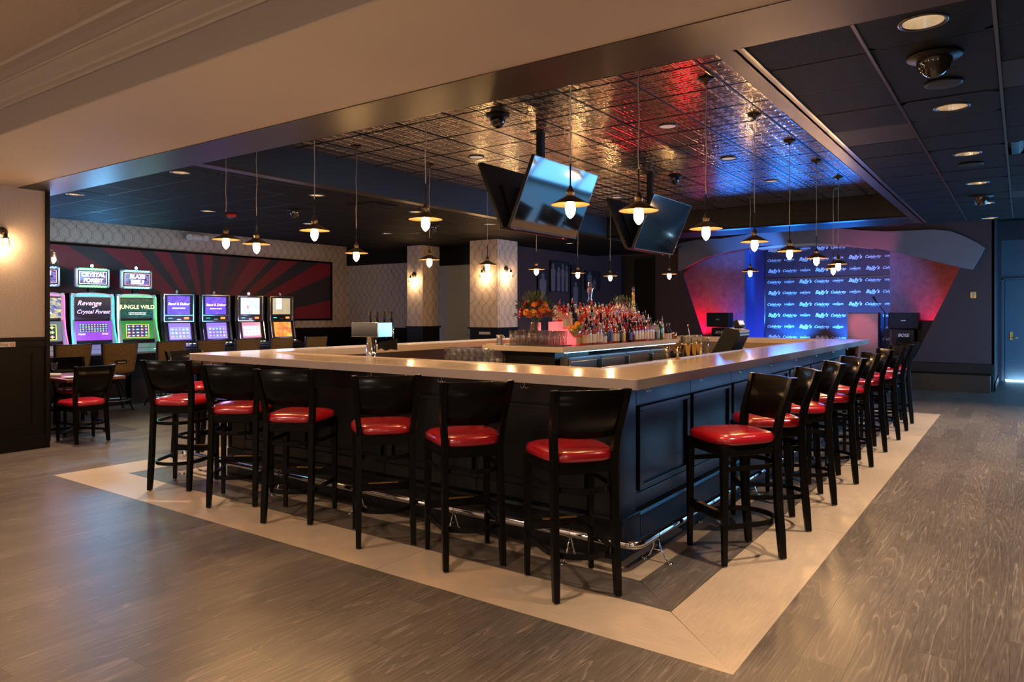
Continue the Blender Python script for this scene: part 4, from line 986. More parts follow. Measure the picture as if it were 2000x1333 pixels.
# no-smoking signs
M_sign = mat('sign_face', (0.62, 0.58, 0.54), 0.4); M_ink = mat('sign_ink', (0.05, 0.04, 0.04), 0.5); M_inkr = mat('sign_red', (0.6, 0.05, 0.05), 0.5)
def nosmoke(loc, rz, label, sc_=1.0):
    t_ = empty('no_smoking_sign', loc, rz, label, 'sign')
    mb(M_sign).box(-0.145 * sc_, 0.145 * sc_, -0.003, 0.0, -0.026 * sc_, 0.026 * sc_).obj('plate', t_)
    inst('lettering', text_mesh('No Smoking', 0.042 * sc_, M_ink), t_, (-0.03 * sc_, -0.0045, 0), rot=(PI/2, 0, 0))
    mb(M_inkr).lathe([(0.019 * sc_, -0.001), (0.019 * sc_, 0.001), (0.015 * sc_, 0.001), (0.015 * sc_, -0.001)], 20, Matrix.Translation((0.118 * sc_, -0.0045, 0)) @ Matrix.Rotation(PI/2, 4, 'X'), cap=False).box(-.016, .016, -.001, .001, -.002, .002, Matrix.Translation((0.118 * sc_, -0.0045, 0)) @ Matrix.Rotation(PI/4, 4, 'Y')).obj('symbol', t_)
nosmoke((-8.564, 2.958, 1.125), PI/2, 'white no smoking sign on the black wainscot at the left edge')
nosmoke((-7.86, 10.218, 1.09), 0, 'small no smoking sign on the black base of the right wallpapered column', 0.85)
em = empty('emergency_light', (-12.56, 7.45, 2.86), 0, 'white emergency light with round lamp high on the patterned wall', 'lamp')
mb(M_white).lathe([(0.07, -0.13), (0.075, -0.1), (0.075, 0.1), (0.07, 0.13)], 16, Matrix.Translation((0.06, 0.0, 0)) @ Matrix.Rotation(PI/2, 4, 'X')).obj('housing', em)
for s in (-1, 1): mb(M_white).lathe([(0.05, 0), (0.065, 0.03), (0.06, 0.06), (0.03, 0.062), (0.0005, 0.05)], 16, Matrix.Translation((0.10, s * 0.16, -0.01)) @ Matrix.Rotation(PI/2, 4, 'Y')).obj('lamp_head', em)

# ------------------------------------------------------------ slot machines
def em_mat(name, col, es): return mat(name, (0.02, 0.02, 0.02), 0.3, emit=col, es=es)
def screen_mat(name, bg, bg2, cols, rows, x0, x1, y0, y1, cells, es=1.6, frame=(0.9, 0.8, 0.2), seed=1.0):
    """video-reel screen: a picture background with a framed grid of coloured symbols, in UV space"""
    m = mat(name, (0.01, 0.01, 0.01), 0.15, spec=0.25); t = NT(m)
    uv = t.n('ShaderNodeUVMap'); s = t.n('ShaderNodeSeparateXYZ'); t.l(uv.outputs[0], s.inputs[0]); u, v = s.outputs[0], s.outputs[1]
    back = t.mix(t.noise(t.scale(uv.outputs[0], 3, 5, 1), 2.2, 3, 0.6), bg, bg2)
    gu = t.math('DIVIDE', t.math('SUBTRACT', u, x0), x1 - x0); gv = t.math('DIVIDE', t.math('SUBTRACT', v, y0), y1 - y0)
    ins = t.math('MULTIPLY', t.math('LESS_THAN', t.math('ABSOLUTE', t.math('SUBTRACT', gu, 0.5)), 0.5), t.math('LESS_THAN', t.math('ABSOLUTE', t.math('SUBTRACT', gv, 0.5)), 0.5))
    ins2 = t.math('MULTIPLY', t.math('LESS_THAN', t.math('ABSOLUTE', t.math('SUBTRACT', gu, 0.5)), 0.53), t.math('LESS_THAN', t.math('ABSOLUTE', t.math('SUBTRACT', gv, 0.5)), 0.54))
    cu, cv = t.math('MULTIPLY', gu, cols), t.math('MULTIPLY', gv, rows)
    fu, fv = t.math('SUBTRACT', t.math('FRACT', cu), 0.5), t.math('SUBTRACT', t.math('FRACT', cv), 0.5)
    cid = t.n('ShaderNodeCombineXYZ'); t.l(t.math('FLOOR', cu), cid.inputs[0]); t.l(t.math('FLOOR', cv), cid.inputs[1]); cid.inputs[2].default_value = seed
    wn = t.n('ShaderNodeTexWhiteNoise'); wn.noise_dimensions = '3D'; t.l(cid.outputs[0], wn.inputs['Vector'])
    r1 = wn.outputs['Value']; hsv = t.n('ShaderNodeHueSaturation'); hsv.inputs['Color'].default_value = (0.9, 0.12, 0.15, 1); hsv.inputs['Saturation'].default_value = 0.9; t.l(r1, hsv.inputs['Hue'])
    d = t.math('SQRT', t.math('ADD', t.math('POWER', fu, 2.0), t.math('POWER', fv, 2.0)))
    ang_ = t.math('MULTIPLY', t.math('ARCTAN2', fv, fu), t.math('ADD', t.math('FLOOR', t.math('MULTIPLY', r1, 4.0)), 2.0))
    rad = t.math('ADD', t.math('MULTIPLY', t.math('COSINE', ang_), 0.09), 0.27)
    blob = t.math('LESS_THAN', d, rad); core = t.math('LESS_THAN', d, t.math('MULTIPLY', rad, 0.45))
    cell = t.mix(blob, cells, hsv.outputs[0]); cell = t.mix(core, cell, (0.85, 0.85, 0.7))
    edge = t.math('GREATER_THAN', t.math('MAXIMUM', t.math('ABSOLUTE', fu), t.math('ABSOLUTE', fv)), 0.46); cell = t.mix(edge, cell, (0.05, 0.05, 0.12))
    c = t.mix(ins2, back, frame); c = t.mix(ins, c, cell)
    t.l(c, t.b.inputs['Emission Color']); t.b.inputs['Emission Strength'].default_value = es
    return m
def art_mat(name, c1, c2, es=1.2, sc_=3.0):
    m = mat(name, (0.01, 0.01, 0.01), 0.12, spec=0.25); t = NT(m)
    uv = t.n('ShaderNodeUVMap'); n = t.noise(uv.outputs[0], sc_, 4, 0.6, 1.0)
    t.l(t.ramp(n, [(0.40, c1), (0.62, c2)]), t.b.inputs['Emission Color']); t.b.inputs['Emission Strength'].default_value = es
    return m
M_cab = mat('slot_cabinet', (0.010, 0.010, 0.012), 0.3); M_silver = mat('silver_plastic', (0.42, 0.43, 0.46), 0.3, metal=0.4)
M_ledw = em_mat('led_white', (1, 1, 1), 3.0); M_white_e = em_mat('top_screen_white', (0.92, 0.95, 1.0), 2.6)
M_or = em_mat('ticket_light', (1.0, 0.12, 0.02), 3.0); M_cy = em_mat('card_light', (0.05, 0.8, 0.8), 1.0)
def yz(name, t_, m, x, y0, y1, z0, z1, x_top=None):
    xt = x if x_top is None else x_top
    return quad(name, [(x, y0, z0), (x, y1, z0), (xt, y1, z1), (xt, y0, z1)], m, t_)
def letters(t_, s, size, m, x, y, z, shear=0.0, off=0.0, tilt=0.0, name='lettering'):
    return inst(name, text_mesh(s, size, m, shear, off), t_, (x, y, z), rot=(PI/2 - tilt, 0, PI/2))
def tall_slot(y, label, neon, neon_l, top_dots, upper, lower, titles):
    """front toward +x; screens around local x = 0"""
    t_ = empty('slot_machine', (-12.0, y, 0), 0, label, 'slot machine', 'tall slot machines with glowing top screens'); w_ = 0.325
    mb(M_cab).prism([(-0.55, 0.0), (0.42, 0.0), (0.42, 0.60), (0.46, 0.80), (0.16, 0.88), (0.02, 0.95), (-0.05, 1.35), (-0.05, 1.76), (-0.55, 1.76)], -w_ + .02, w_ - .02, 'xz').obj('cabinet', t_, bevel=0.006)
    # silver surround, swelling outwards toward the deck
    f = mb(M_silver)
    for s in (-1, 1):
        f.prism([(0.06, 0.90), (0.10, 0.90), (0.05, 1.10), (0.0, 1.35), (-0.005, 1.76), (-0.06, 1.76), (-0.05, 1.35), (0.0, 1.1)], s * (w_ - 0.055), s * (w_ - 0.005), 'xz')
    f.prism([(-w_, 1.70), (w_, 1.70), (w_, 1.735), (w_ * .6, 1.765), (0, 1.775), (-w_ * .6, 1.765), (-w_, 1.735)], -0.06, 0.0, 'yz')
    f.prism([(0.30, 0.86), (0.46, 0.80), (0.46, 0.83), (0.10, 0.955), (0.06, 0.93)], -w_ + .005, w_ - .005, 'xz')
    f.obj('silver_surround', t_, bevel=0.004)
    for s, m in ((-1, neon_l), (1, neon)):
        mb(m).tube([(0.115, s * (w_ + .012), 0.88), (0.075, s * (w_ + .006), 1.02), (0.03, s * (w_ - .004), 1.2), (0.012, s * (w_ - .008), 1.40), (0.008, s * (w_ - .008), 1.60), (0.006, s * (w_ - .012), 1.72)], 0.0085, 8).obj('neon_strip', t_)
    mb(neon).tube([(0.012, -w_ * .74, 1.722), (0.016, 0, 1.732), (0.012, w_ * .74, 1.722)], 0.007, 8).obj('top_light_bar', t_)
    mb(neon).tube([(0.44, w_ * .55, 0.74), (0.47, w_ * .9, 0.735), (0.42, w_ * 1.02, 0.76)], 0.007, 6).obj('deck_light', t_)
    yz('upper_screen', t_, upper, 0.004, -0.27, 0.27, 1.375, 1.685)
    yz('lower_screen', t_, lower, 0.035, -0.27, 0.27, 1.02, 1.325, 0.006)
    mb(M_blackm).prism([(0.04, 0.965), (0.065, 0.965), (0.055, 1.005), (0.03, 1.005)], -0.25, 0.25, 'xz').obj('lower_bezel', t_)
    mb(M_blackm).box(0.10, 0.115, -0.24, 0.20, 0.885, 0.925).obj('cash_panel', t_)
    yz('ticket_slot_light', t_, M_or, 0.117, 0.10, 0.17, 0.893, 0.917); yz('card_slot_light', t_, M_cy, 0.117, -0.08, 0.0, 0.90, 0.908)
    mb(mat('button_plastic', (0.3, 0.3, 0.34), 0.3)).box(0.22, 0.30, -0.22, 0.22, 0.88, 0.893).obj('button_row', t_)
    mb(em_mat('spin_button_light', (0.7, 0.7, 1), 2.5)).lathe([(0.03, 0), (0.03, 0.012), (0.0005, 0.014)], 14, Matrix.Translation((0.34, 0.12, 0.855))).obj('spin_button', t_)
    for (s, size, m, yy, zz, sh) in titles: letters(t_, s, size, m, 0.009 if zz > 1.35 else 0.03, yy, zz, sh, 0.0)
    # topper
    tp_ = mb(M_silver).box(-0.06, 0.0, -0.265, 0.265, 1.855, 2.165).obj('topper', t_, bevel=0.025, seg=3)
    mb(M_blackm).box(-0.08, -0.03, -0.05, 0.05, 1.75, 1.86).obj('topper_stem', t_)
    b = mb(M_blackm).box(0.0, 0.004, -0.225, 0.225, 1.895, 2.125).obj('topper_panel', tp_)
    yz('topper_screen', tp_, art_mat('topper_art', (0.04, 0.03, 0.10), (0.25, 0.2, 0.6), 1.0, 5), 0.006, -0.20, 0.20, 1.915, 2.105)
    f = mb(top_dots[1])
    for (a, b_, c, d) in ((-.205, .205, 1.912, 1.916), (-.205, .205, 2.104, 2.108), (-.205, -.201, 1.912, 2.108), (.201, .205, 1.912, 2.108)): f.box(0.004, 0.009, a, b_, c, d)
    f.obj('screen_edge_light', tp_)
    inst('lettering', text_mesh(top_dots[2], 0.086, M_white_e, 0.1, 0.004), tp_, (0.010, 0, 2.055), rot=(PI/2, 0, PI/2)); inst('lettering', text_mesh(top_dots[3], 0.084, M_white_e, 0.1, 0.004), tp_, (0.010, 0, 1.965), rot=(PI/2, 0, PI/2))
    for zc_ in (2.145, 1.873):
        f = mb(M_ledw)
        for k in range(18):
            yy = -0.195 + k * 0.0229; f.box(0.0, 0.008, yy - 0.007, yy + 0.007, zc_ - 0.006 + (0.006 if k % 2 else -0.006), zc_ + 0.006 + (0.006 if k % 2 else -0.006))
        f.use(top_dots[0]).box(-0.001, 0.002, -0.21, 0.21, zc_ - 0.018, zc_ + 0.018); f.obj('bulb_row', tp_)
    candle(t_, 0, 2.165)
    return t_
def candle(t_, y, z, lit=True):
    c = mb(M_chrome).cyl((-0.03, y, z), (-0.03, y, z + 0.02), 0.020).cyl((-0.03, y, z + 0.05), (-0.03, y, z + 0.075), 0.017).obj('candle_light', t_)
    mb(M_ledw if lit else mat('candle_lens', (0.7, 0.7, 0.7), 0.2)).cyl((-0.03, y, z + 0.02), (-0.03, y, z + 0.05), 0.021).obj('lens', c)
CYN = em_mat('neon_cyan', (0.02, 0.75, 1.0), 3.2); GRN = em_mat('neon_green', (0.05, 1.0, 0.12), 2.4); PNK = em_mat('neon_pink', (1.0, 0.08, 0.35), 3.2)
YEL = em_mat('neon_yellow_white', (0.75, 1.0, 0.5), 3.0); LAV = em_mat('title_lavender', (0.75, 0.45, 1.0), 2.2); PKT = em_mat('title_pink', (1.0, 0.45, 0.75), 2.2)
YLT = em_mat('title_yellow', (1.0, 0.95, 0.35), 2.2); WHT = em_mat('title_white', (1, 1, 1), 1.8)
DG = em_mat('green_glow', (0.02, 0.6, 0.1), 1.2); DC = em_mat('cyan_glow', (0.02, 0.45, 0.7), 1.2); DB = em_mat('blue_glow', (0.03, 0.2, 0.8), 1.2); ED = em_mat('pink_edge', (1, 0.35, 0.3), 2.0); EW = em_mat('white_edge', (0.9, 0.95, 1), 2.5)
tall_slot(4.69, 'tall slot machine with pink neon edges, half hidden by the pale wall', PNK, PNK, (DB, ED, 'BLAZE', 'REELS'), art_mat('upper_stripes', (0.05, 0.06, 0.3), (0.55, 0.5, 0.2), 1.0, 7),
          screen_mat('reels_emblems', (0.15, 0.05, 0.2), (0.05, 0.2, 0.1), 4, 3, 0.1, 0.85, 0.1, 0.8, (0.01, 0.02, 0.02), 1.1, (0.8, 0.8, 0.1), 3), [('100', 0.05, WHT, 0.1, 1.45, 0)])
tall_slot(5.424, 'tall slot machine with cyan neon edges and a lavender forest title', CYN, CYN, (DG, EW, 'CRYSTAL', 'FOREST'), art_mat('upper_night', (0.001, 0.002, 0.008), (0.004, 0.005, 0.02), 0.9, 2),
          screen_mat('reels_violet', (0.10, 0.04, 0.5), (0.35, 0.04, 0.5), 10, 4, 0.1, 0.9, 0.42, 0.86, (0.03, 0.03, 0.15), 1.1, (0.1, 0.1, 0.5), 5),
          [('Revenge', 0.105, PKT, -0.06, 1.605, 0.35), ('of', 0.045, LAV, 0.0, 1.545, 0.2), ('Crystal Forest', 0.086, LAV, 0.0, 1.47, 0.35), ('Crystal', 0.035, WHT, -0.18, 1.12, 0.2), ('Forest', 0.035, WHT, 0.17, 1.12, 0.2)])
tall_slot(6.12, 'tall slot machine with green neon edges and a jungle title', GRN, YEL, (DC, ED, 'BLAZE', 'REELS'), art_mat('upper_jungle', (0.0002, 0.002, 0.001), (0.008, 0.10, 0.012), 1.0, 12),
          screen_mat('reels_jungle', (0.001, 0.012, 0.003), (0.03, 0.30, 0.05), 5, 4, 0.17, 0.83, 0.1, 0.78, (0.01, 0.02, 0.08), 1.1, (0.7, 0.7, 0.1), 8),
          [('JUNGLE WILD', 0.092, YLT, 0.0, 1.55, 0.0), ('A TEMPLE MIGHT FEED YOUR', 0.022, WHT, 0, 1.455, 0), ('REELS IN THE BONUS GAME', 0.022, WHT, 0, 1.43, 0)])
def small_slot(y, label, up, low, titles, lit):
    t_ = empty('slot_machine', (-12.0, y, 0), 0, label, 'slot machine', 'chrome-framed slot machines'); w_ = 0.275
    mb(M_cab).prism([(-0.5, 0), (0.42, 0), (0.42, 0.62), (0.40, 0.84), (0.10, 0.90), (0.04, 0.955), (-0.02, 1.30), (-0.02, 1.775), (-0.5, 1.775)], -w_ - 0.045, w_ + 0.045, 'xz').obj('cabinet', t_, bevel=0.004)
    f = mb(M_chrome)
    for s in (-1, 1):
        f.box(-0.02, 0.005, s * w_, s * (w_ - 0.018), 1.305, 1.785)
        f.prism([(0.06, 0.955), (0.09, 0.955), (0.02, 1.30), (-0.01, 1.30)], s * (w_ + .005), s * (w_ - 0.015), 'xz')
    f.box(-0.02, 0.01, -w_, w_, 1.765, 1.785).box(-0.02, 0.01, -w_, w_, 1.405, 1.418).box(-0.02, 0.012, -w_, w_, 1.298, 1.31)
    f.obj('chrome_trim', t_, bevel=0.002)
    yz('upper_screen', t_, up, -0.008, -0.205, 0.205, 1.43, 1.745); yz('lower_screen', t_, low, 0.062, -0.20, 0.20, 0.985, 1.275, 0.008)
    yz('ticket_slot_light', t_, M_or, -0.010 + .002, 0.10, 0.19, 1.342, 1.378); yz('card_slot_light', t_, M_cy, -0.008, -0.19, -0.11, 1.355, 1.367)
    inst('maker_plate', mb(M_steel).box(-0.018, -0.008, -0.03, 0.04, 1.33, 1.345).mesh('maker_plate'), t_)
    b = mb(M_steel).prism([(0.05, 0.93), (0.30, 0.865), (0.31, 0.88), (0.05, 0.95)], -w_ + .02, w_ - .02, 'xz').obj('button_deck', t_)
    for k in range(6): inst('button', mb(em_mat('button_glow%d' % (k % 3), ((0.6, 0.8, 1), (0.9, 0.7, 0.2), (0.9, 0.9, 0.9))[k % 3], 0.9)).box(-0.012, 0.012, -0.02, 0.02, 0, 0.01).mesh('button'), b, (0.17, -0.19 + k * 0.075, 0.912))
    for (s, size, m, yy, zz, sh) in titles: letters(t_, s, size, m, -0.004 if zz > 1.35 else 0.045, yy, zz, sh, 0.001)
    candle(t_, -0.02, 1.785, lit); return t_
PUR = art_mat('purple_art', (0.10, 0.05, 0.55), (0.18, 0.09, 0.75), 1.1, 3)
RPU = screen_mat('reels_purple', (0.30, 0.20, 0.75), (0.22, 0.14, 0.6), 5, 3, 0.08, 0.92, 0.10, 0.72, (0.32, 0.36, 0.85), 1.0, (0.5, 0.5, 0.9), 11)
RPU2 = screen_mat('reels_purple_two', (0.28, 0.18, 0.7), (0.22, 0.14, 0.6), 5, 3, 0.08, 0.92, 0.10, 0.72, (0.26, 0.22, 0.7), 1.0, (0.5, 0.4, 0.9), 17)
small_slot(6.848, 'chrome-framed slot machine with a bright purple title screen, next to the green neon one', PUR, RPU, [('Stand & Deliver', 0.062, WHT, 0, 1.61, 0.35), ('HIGHWAY BONUS', 0.028, WHT, 0, 1.535, 0)], False)
small_slot(7.555, 'chrome-framed slot machine with a purple screen half lost in glare, second chrome-framed one', PUR, RPU2, [('Stand & Deliver', 0.062, PKT, 0, 1.60, 0.35), ('HIGHWAY BONUS', 0.028, LAV, 0, 1.53, 0)], False)
small_slot(8.276, 'chrome-framed slot machine with a white glaring upper screen', art_mat('white_glare_art', (0.45, 0.62, 0.95), (0.9, 0.96, 1.0), 1.1, 2), screen_mat('reels_sunset', (0.25, 0.05, 0.5), (0.9, 0.35, 0.1), 5, 3, 0.08, 0.92, 0.15, 0.75, (0.75, 0.78, 0.7), 1.1, (0.6, 0.6, 0.9), 23),
           [('8', 0.10, em_mat('title_red', (0.8, 0.08, 0.06), 1.0), -0.06, 1.56, 0)], True)
small_slot(8.985, 'chrome-framed slot machine with a tan upper screen and orange badge screen, farthest along', art_mat('tan_art', (0.42, 0.33, 0.20), (0.50, 0.40, 0.26), 0.9, 1), art_mat('orange_art', (0.75, 0.16, 0.04), (0.95, 0.45, 0.08), 1.0, 2),
           [('BADGE', 0.07, em_mat('title_red', (0.8, 0.08, 0.06), 1.0), 0, 1.15, 0)], False)
lm = C.objects.get('slot_machine.006')
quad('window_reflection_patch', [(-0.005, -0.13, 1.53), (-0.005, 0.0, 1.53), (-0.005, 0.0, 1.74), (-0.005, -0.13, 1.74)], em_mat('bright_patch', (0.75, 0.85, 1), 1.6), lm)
# upholstered slot stools with woven backs
def slot_stool(y, label, rz=0.0, first=[None]):
    if first[0]: return copy_tree(first[0], None, (-11.05, y, 0), PI/2 + rz, label)
    t_ = empty('slot_stool', (-11.05, y, 0), PI/2 + rz, label, 'stool', 'woven-back stools in front of the slot machines')
    M_up = mat('navy_vinyl', (0.02, 0.025, 0.05), 0.4)
    b = mb(M_wicker); n = 10; vs = []; fs = []
    for j, z in enumerate((0.56, 0.60, 0.78, 0.98, 1.0)):
        hw = (0.19, 0.21, 0.23, 0.245, 0.235)[j]
        for i in range(n + 1):
            u = -1 + 2 * i / n; vs.append((u * hw, -0.22 - 0.05 * (z - 0.56) * 2 + 0.035 * u * u, z + 0.006 * u * u))
    for j in range(4):
        for i in range(n): a = j * (n + 1) + i; fs.append((a, a + 1, a + n + 2, a + n + 1))
    b.add(vs, fs, True); o = b.obj('woven_back', t_); s = o.modifiers.new('thick', 'SOLIDIFY'); s.thickness = 0.012
    b = mb(M_up); vs2 = [(x * 1.03, y_ + 0.038, z if z < 0.97 else z + 0.01) for x, y_, z in vs]; b.add(vs2, fs, True); o = b.obj('back_cushion', t_); s = o.modifiers.new('thick', 'SOLIDIFY'); s.thickness = 0.04; s.offset = 0
    bk_ = mb(M_blackm).box(-0.075, 0.075, -0.275, -0.262, 0.71, 0.76).obj('handle_plate', t_, bevel=0.004); mb(M_steel).box(-0.055, 0.055, -0.279, -0.275, 0.72, 0.733).obj('handle_pull', bk_)
    mb(M_up).lathe([(0.0005, 0.50), (0.19, 0.50), (0.215, 0.53), (0.215, 0.57), (0.19, 0.60), (0.0005, 0.61)], 24).obj('seat', t_)
    mb(M_blackm).cyl((0, 0, 0.40), (0, 0, 0.50), 0.03).obj('swivel', t_)
    for k in range(4):
        a = PI/4 + k * PI/2; c_, s_ = math.cos(a), math.sin(a)
        mb(M_blackm).cyl((0.05 * c_, 0.05 * s_, 0.45), (0.27 * c_, 0.27 * s_, 0.01), 0.011).cyl((0.27 * c_, 0.27 * s_, 0), (0.27 * c_, 0.27 * s_, 0.012), 0.02).obj('leg', t_)
    ring = [(0.205 * math.cos(2 * PI * k / 20), 0.205 * math.sin(2 * PI * k / 20), 0.15) for k in range(21)]
    mb(M_steel).tube(ring, 0.009, 6).obj('foot_ring', t_)
    first[0] = t_; return t_
for y, nm, rz in ((4.63, 'in front of the pink-edged machine', 0.05), (5.30, 'in front of the cyan-edged machine, handle plate showing', -0.1), (6.05, 'in front of the green-edged machine', 0.1),
              (6.75, 'in front of the first chrome-framed machine', 0), (7.42, 'in front of the second chrome-framed machine', 0.05), (8.12, 'in front of the white-screen machine', 0), (8.90, 'in front of the tan-screen machine', 0)):
    slot_stool(y, 'tan woven-back slot stool ' + nm, rz)
for (y, col, e) in ((4.7, (0.5, 0.5, 1), 7), (5.42, (0.35, 0.8, 1), 14), (6.12, (0.35, 0.9, 1), 8)):
    light('POINT', 'topper_glow_lamp', (-11.6, y, 2.1), e * 0.6, col, size=0.12)
for (y, col, e) in ((4.7, (1, 0.3, 0.6), 5), (5.42, (0.3, 0.5, 1), 8), (6.12, (0.3, 0.8, 0.6), 2), (7.2, (0.4, 0.35, 1), 9), (8.6, (0.6, 0.6, 1), 9)):
    light('POINT', 'screen_glow_lamp', (-11.35, y, 1.25), e * 0.5, col, size=0.15)

for y in (4.4, 5.4): spot_to('topper_uplight_lamp', (-11.7, y, 2.2), (-8.6, y - 0.8, 2.767), 32, (0.10, 0.45, 1.0), 80, size=0.2)
# ------------------------------------------------------------ back-bar island
AX0, AX1, AY0, AY1 = -4.95, -3.885, 6.39, 9.49
mb(M_quartz).box(AX0, AX1, AY0, AY1, ZU, ZB).obj('island_counter', label='beige quartz top of the bottle island in the middle of the bar', cat='counter', bevel=0.006)
ih = empty('island_cabinet', ((AX0 + AX1) / 2, AY0, 0), 0, 'black base under the near end of the bottle island', 'cabinet')
mb(M_blackm).box(-0.33, 0.33, 0.16, 0.9, 0.0, ZU - .001).obj('carcass', ih)
mb(mat('island_leg', (0.10, 0.08, 0.07), 0.4)).box(-0.36, -0.335, 0.13, 0.16, 0, ZU - .001).obj('post', ih); mb(MATS['island_leg']).box(0.47, 0.495, 0.13, 0.16, 0, ZU - .001).obj('post', ih)
for k in range(4):
    y0 = AY0 + 0.20 + k * 0.70
    
    L_ = 0.66
    t_ = empty('undercounter_fridge', (AX1 - 0.06, y0, 0), 0, 'stainless undercounter fridge below the bottle island, %s from the near end' % ORD[k], 'fridge', 'fridges below the bottle island')
    mb(mat('fridge_body', (0.08, 0.08, 0.09), 0.4, metal=0.5)).box(-0.55 if k > 1 else -0.1, 0, 0.0, L_, 0.06, 0.97).obj('body', t_)
    mb(M_steel).box(0, 0.03, 0.01, L_ - .01, 0.12, 0.93).obj('door', t_, bevel=0.004)
    h_ = mb(M_blackm).box(0.03, 0.045, L_ - 0.07, L_ - 0.02, 0.74, 0.93).obj('door_handle', t_, bevel=0.003); mb(M_steel).box(0.001, 0.034, 0.01, L_ - .01, 0.935, 0.965).obj('top_rail', t_)
mb(em_mat('blue_led', (0.25, 0.7, 1.0), 6.0)).box(AX1 - 0.05, AX1 - 0.03, AY0 + 0.1, AY1 - 0.05, ZU - 0.008, ZU - 0.001).obj('led_strip', label='blue light strip glowing under the right edge of the bottle island', cat='light')
light('AREA', 'island_led_lamp', (AX1 - 0.03, 7.9, ZU - 0.012), 5.5, (0.25, 0.62, 1), rot=(0, 0.4, 0), size=0.04, size_y=2.5)
light('AREA', 'bar_inner_led_lamp', (-2.40, 7.0, 0.80), 6, (0.2, 0.6, 1), rot=(0, PI/2 + 0.3, 0), size=0.2, size_y=4.5)
# lit stepped bottle display
ds = empty('bottle_display', (-4.35, 6.95, ZB), 0, 'stepped acrylic bottle display glowing red from within', 'display stand')
M_glow = mat('red_lit_acrylic', (0.7, 0.2, 0.2), 0.4, emit=(1.0, 0.12, 0.14), es=0.8)
SX = [-4.16, -4.30, -4.44, -4.60]
for k, (a, b_) in enumerate(((-0.02, -0.30), (-0.16, -0.44), (-0.30, -0.58))):
    mb(M_glow).box(SX[0] + 4.35 + 0.065 - k * 0.14, SX[0] + 4.35 - 0.075 - k * 0.14, 0.14, 2.34, 0.0, 0.085 * (k + 1)).obj('step', ds, bevel=0.004)
for y in (7.2, 7.7, 8.2, 8.7, 9.1): light('AREA', 'bottle_glow_lamp', (-4.62, y, ZB + 0.16), 0.5, (1, 0.2, 0.2), rot=(0, -1.9, 0), size=0.12, size_y=0.35)

def liquid(name, col):
    m = mat('glass_' + name, col, 0.05); t = NT(m)
    a = t.n('ShaderNodeBsdfTransparent'); a.inputs[0].default_value = (*[c ** 0.5 for c in col], 1)
    d = t.n('ShaderNodeBsdfTranslucent'); d.inputs[0].default_value = (*col, 1); g_ = t.n('ShaderNodeBsdfGlossy'); g_.inputs['Roughness'].default_value = 0.06
    lw = t.n('ShaderNodeLayerWeight'); lw.inputs['Blend'].default_value = 0.4; m1 = t.n('ShaderNodeMixShader'); m2 = t.n('ShaderNodeMixShader')
    m1.inputs[0].default_value = 0.25; t.l(a.outputs[0], m1.inputs[1]); t.l(d.outputs[0], m1.inputs[2])
    t.l(t.math('ADD', t.math('MULTIPLY', lw.outputs['Facing'], 0.5), 0.05, clamp=True), m2.inputs[0]); t.l(m1.outputs[0], m2.inputs[1]); t.l(g_.outputs[0], m2.inputs[2])
    t.l(m2.outputs[0], [n for n in m.node_tree.nodes if n.type == 'OUTPUT_MATERIAL'][0].inputs['Surface']); return m
G = dict(clear=liquid('clear', (0.95, 0.92, 0.92)), pink=liquid('pink', (1.0, 0.45, 0.48)), red=liquid('red', (0.75, 0.04, 0.04)), amber=liquid('amber', (0.75, 0.28, 0.06)), green=liquid('green', (0.05, 0.45, 0.12)), dark=liquid('dark', (0.03, 0.03, 0.03)), yellow=liquid('yellow', (0.85, 0.65, 0.12)), blue=liquid('blue', (0.08, 0.15, 0.7)))  # pink is clear glass with the display's glow tinted in
LB = dict(white=mat('label_white', (0.62, 0.56, 0.52), 0.5), cream=mat('label_cream', (0.55, 0.42, 0.28), 0.5), black=mat('label_black', (0.02, 0.02, 0.02), 0.4), red=mat('label_red', (0.5, 0.03, 0.04), 0.5), yellow=mat('label_yellow', (0.6, 0.45, 0.06), 0.5), blue=mat('label_blue', (0.05, 0.09, 0.35), 0.5), green=mat('label_green', (0.03, 0.22, 0.08), 0.5))
CP = dict(black=M_blackm, red=mat('cap_red', (0.5, 0.03, 0.03), 0.4), silver=M_steel, gold=M_brass, white=LB['white'], navy=mat('cap_navy', (0.02, 0.03, 0.10), 0.4))
SH = {  # outline: (radius, height) with unit scale in metres
 'tall': [(0.0005, 0.0), (0.032, 0.0), (0.034, 0.006), (0.034, 0.155), (0.030, 0.178), (0.013, 0.205), (0.011, 0.245)],
 'square': [(0.0005, 0), (0.036, 0), (0.038, 0.006), (0.038, 0.14), (0.034, 0.158), (0.014, 0.172), (0.012, 0.215)],
 'stout': [(0.0005, 0), (0.040, 0), (0.043, 0.008), (0.043, 0.105), (0.036, 0.135), (0.015, 0.155), (0.013, 0.195)],
 'slim': [(0.0005, 0), (0.024, 0), (0.026, 0.006), (0.026, 0.185), (0.020, 0.215), (0.010, 0.24), (0.009, 0.285)],
 'wine': [(0.0005, 0), (0.033, 0), (0.035, 0.006), (0.035, 0.145), (0.026, 0.178), (0.013, 0.20), (0.0125, 0.27)],
}
BM = {}
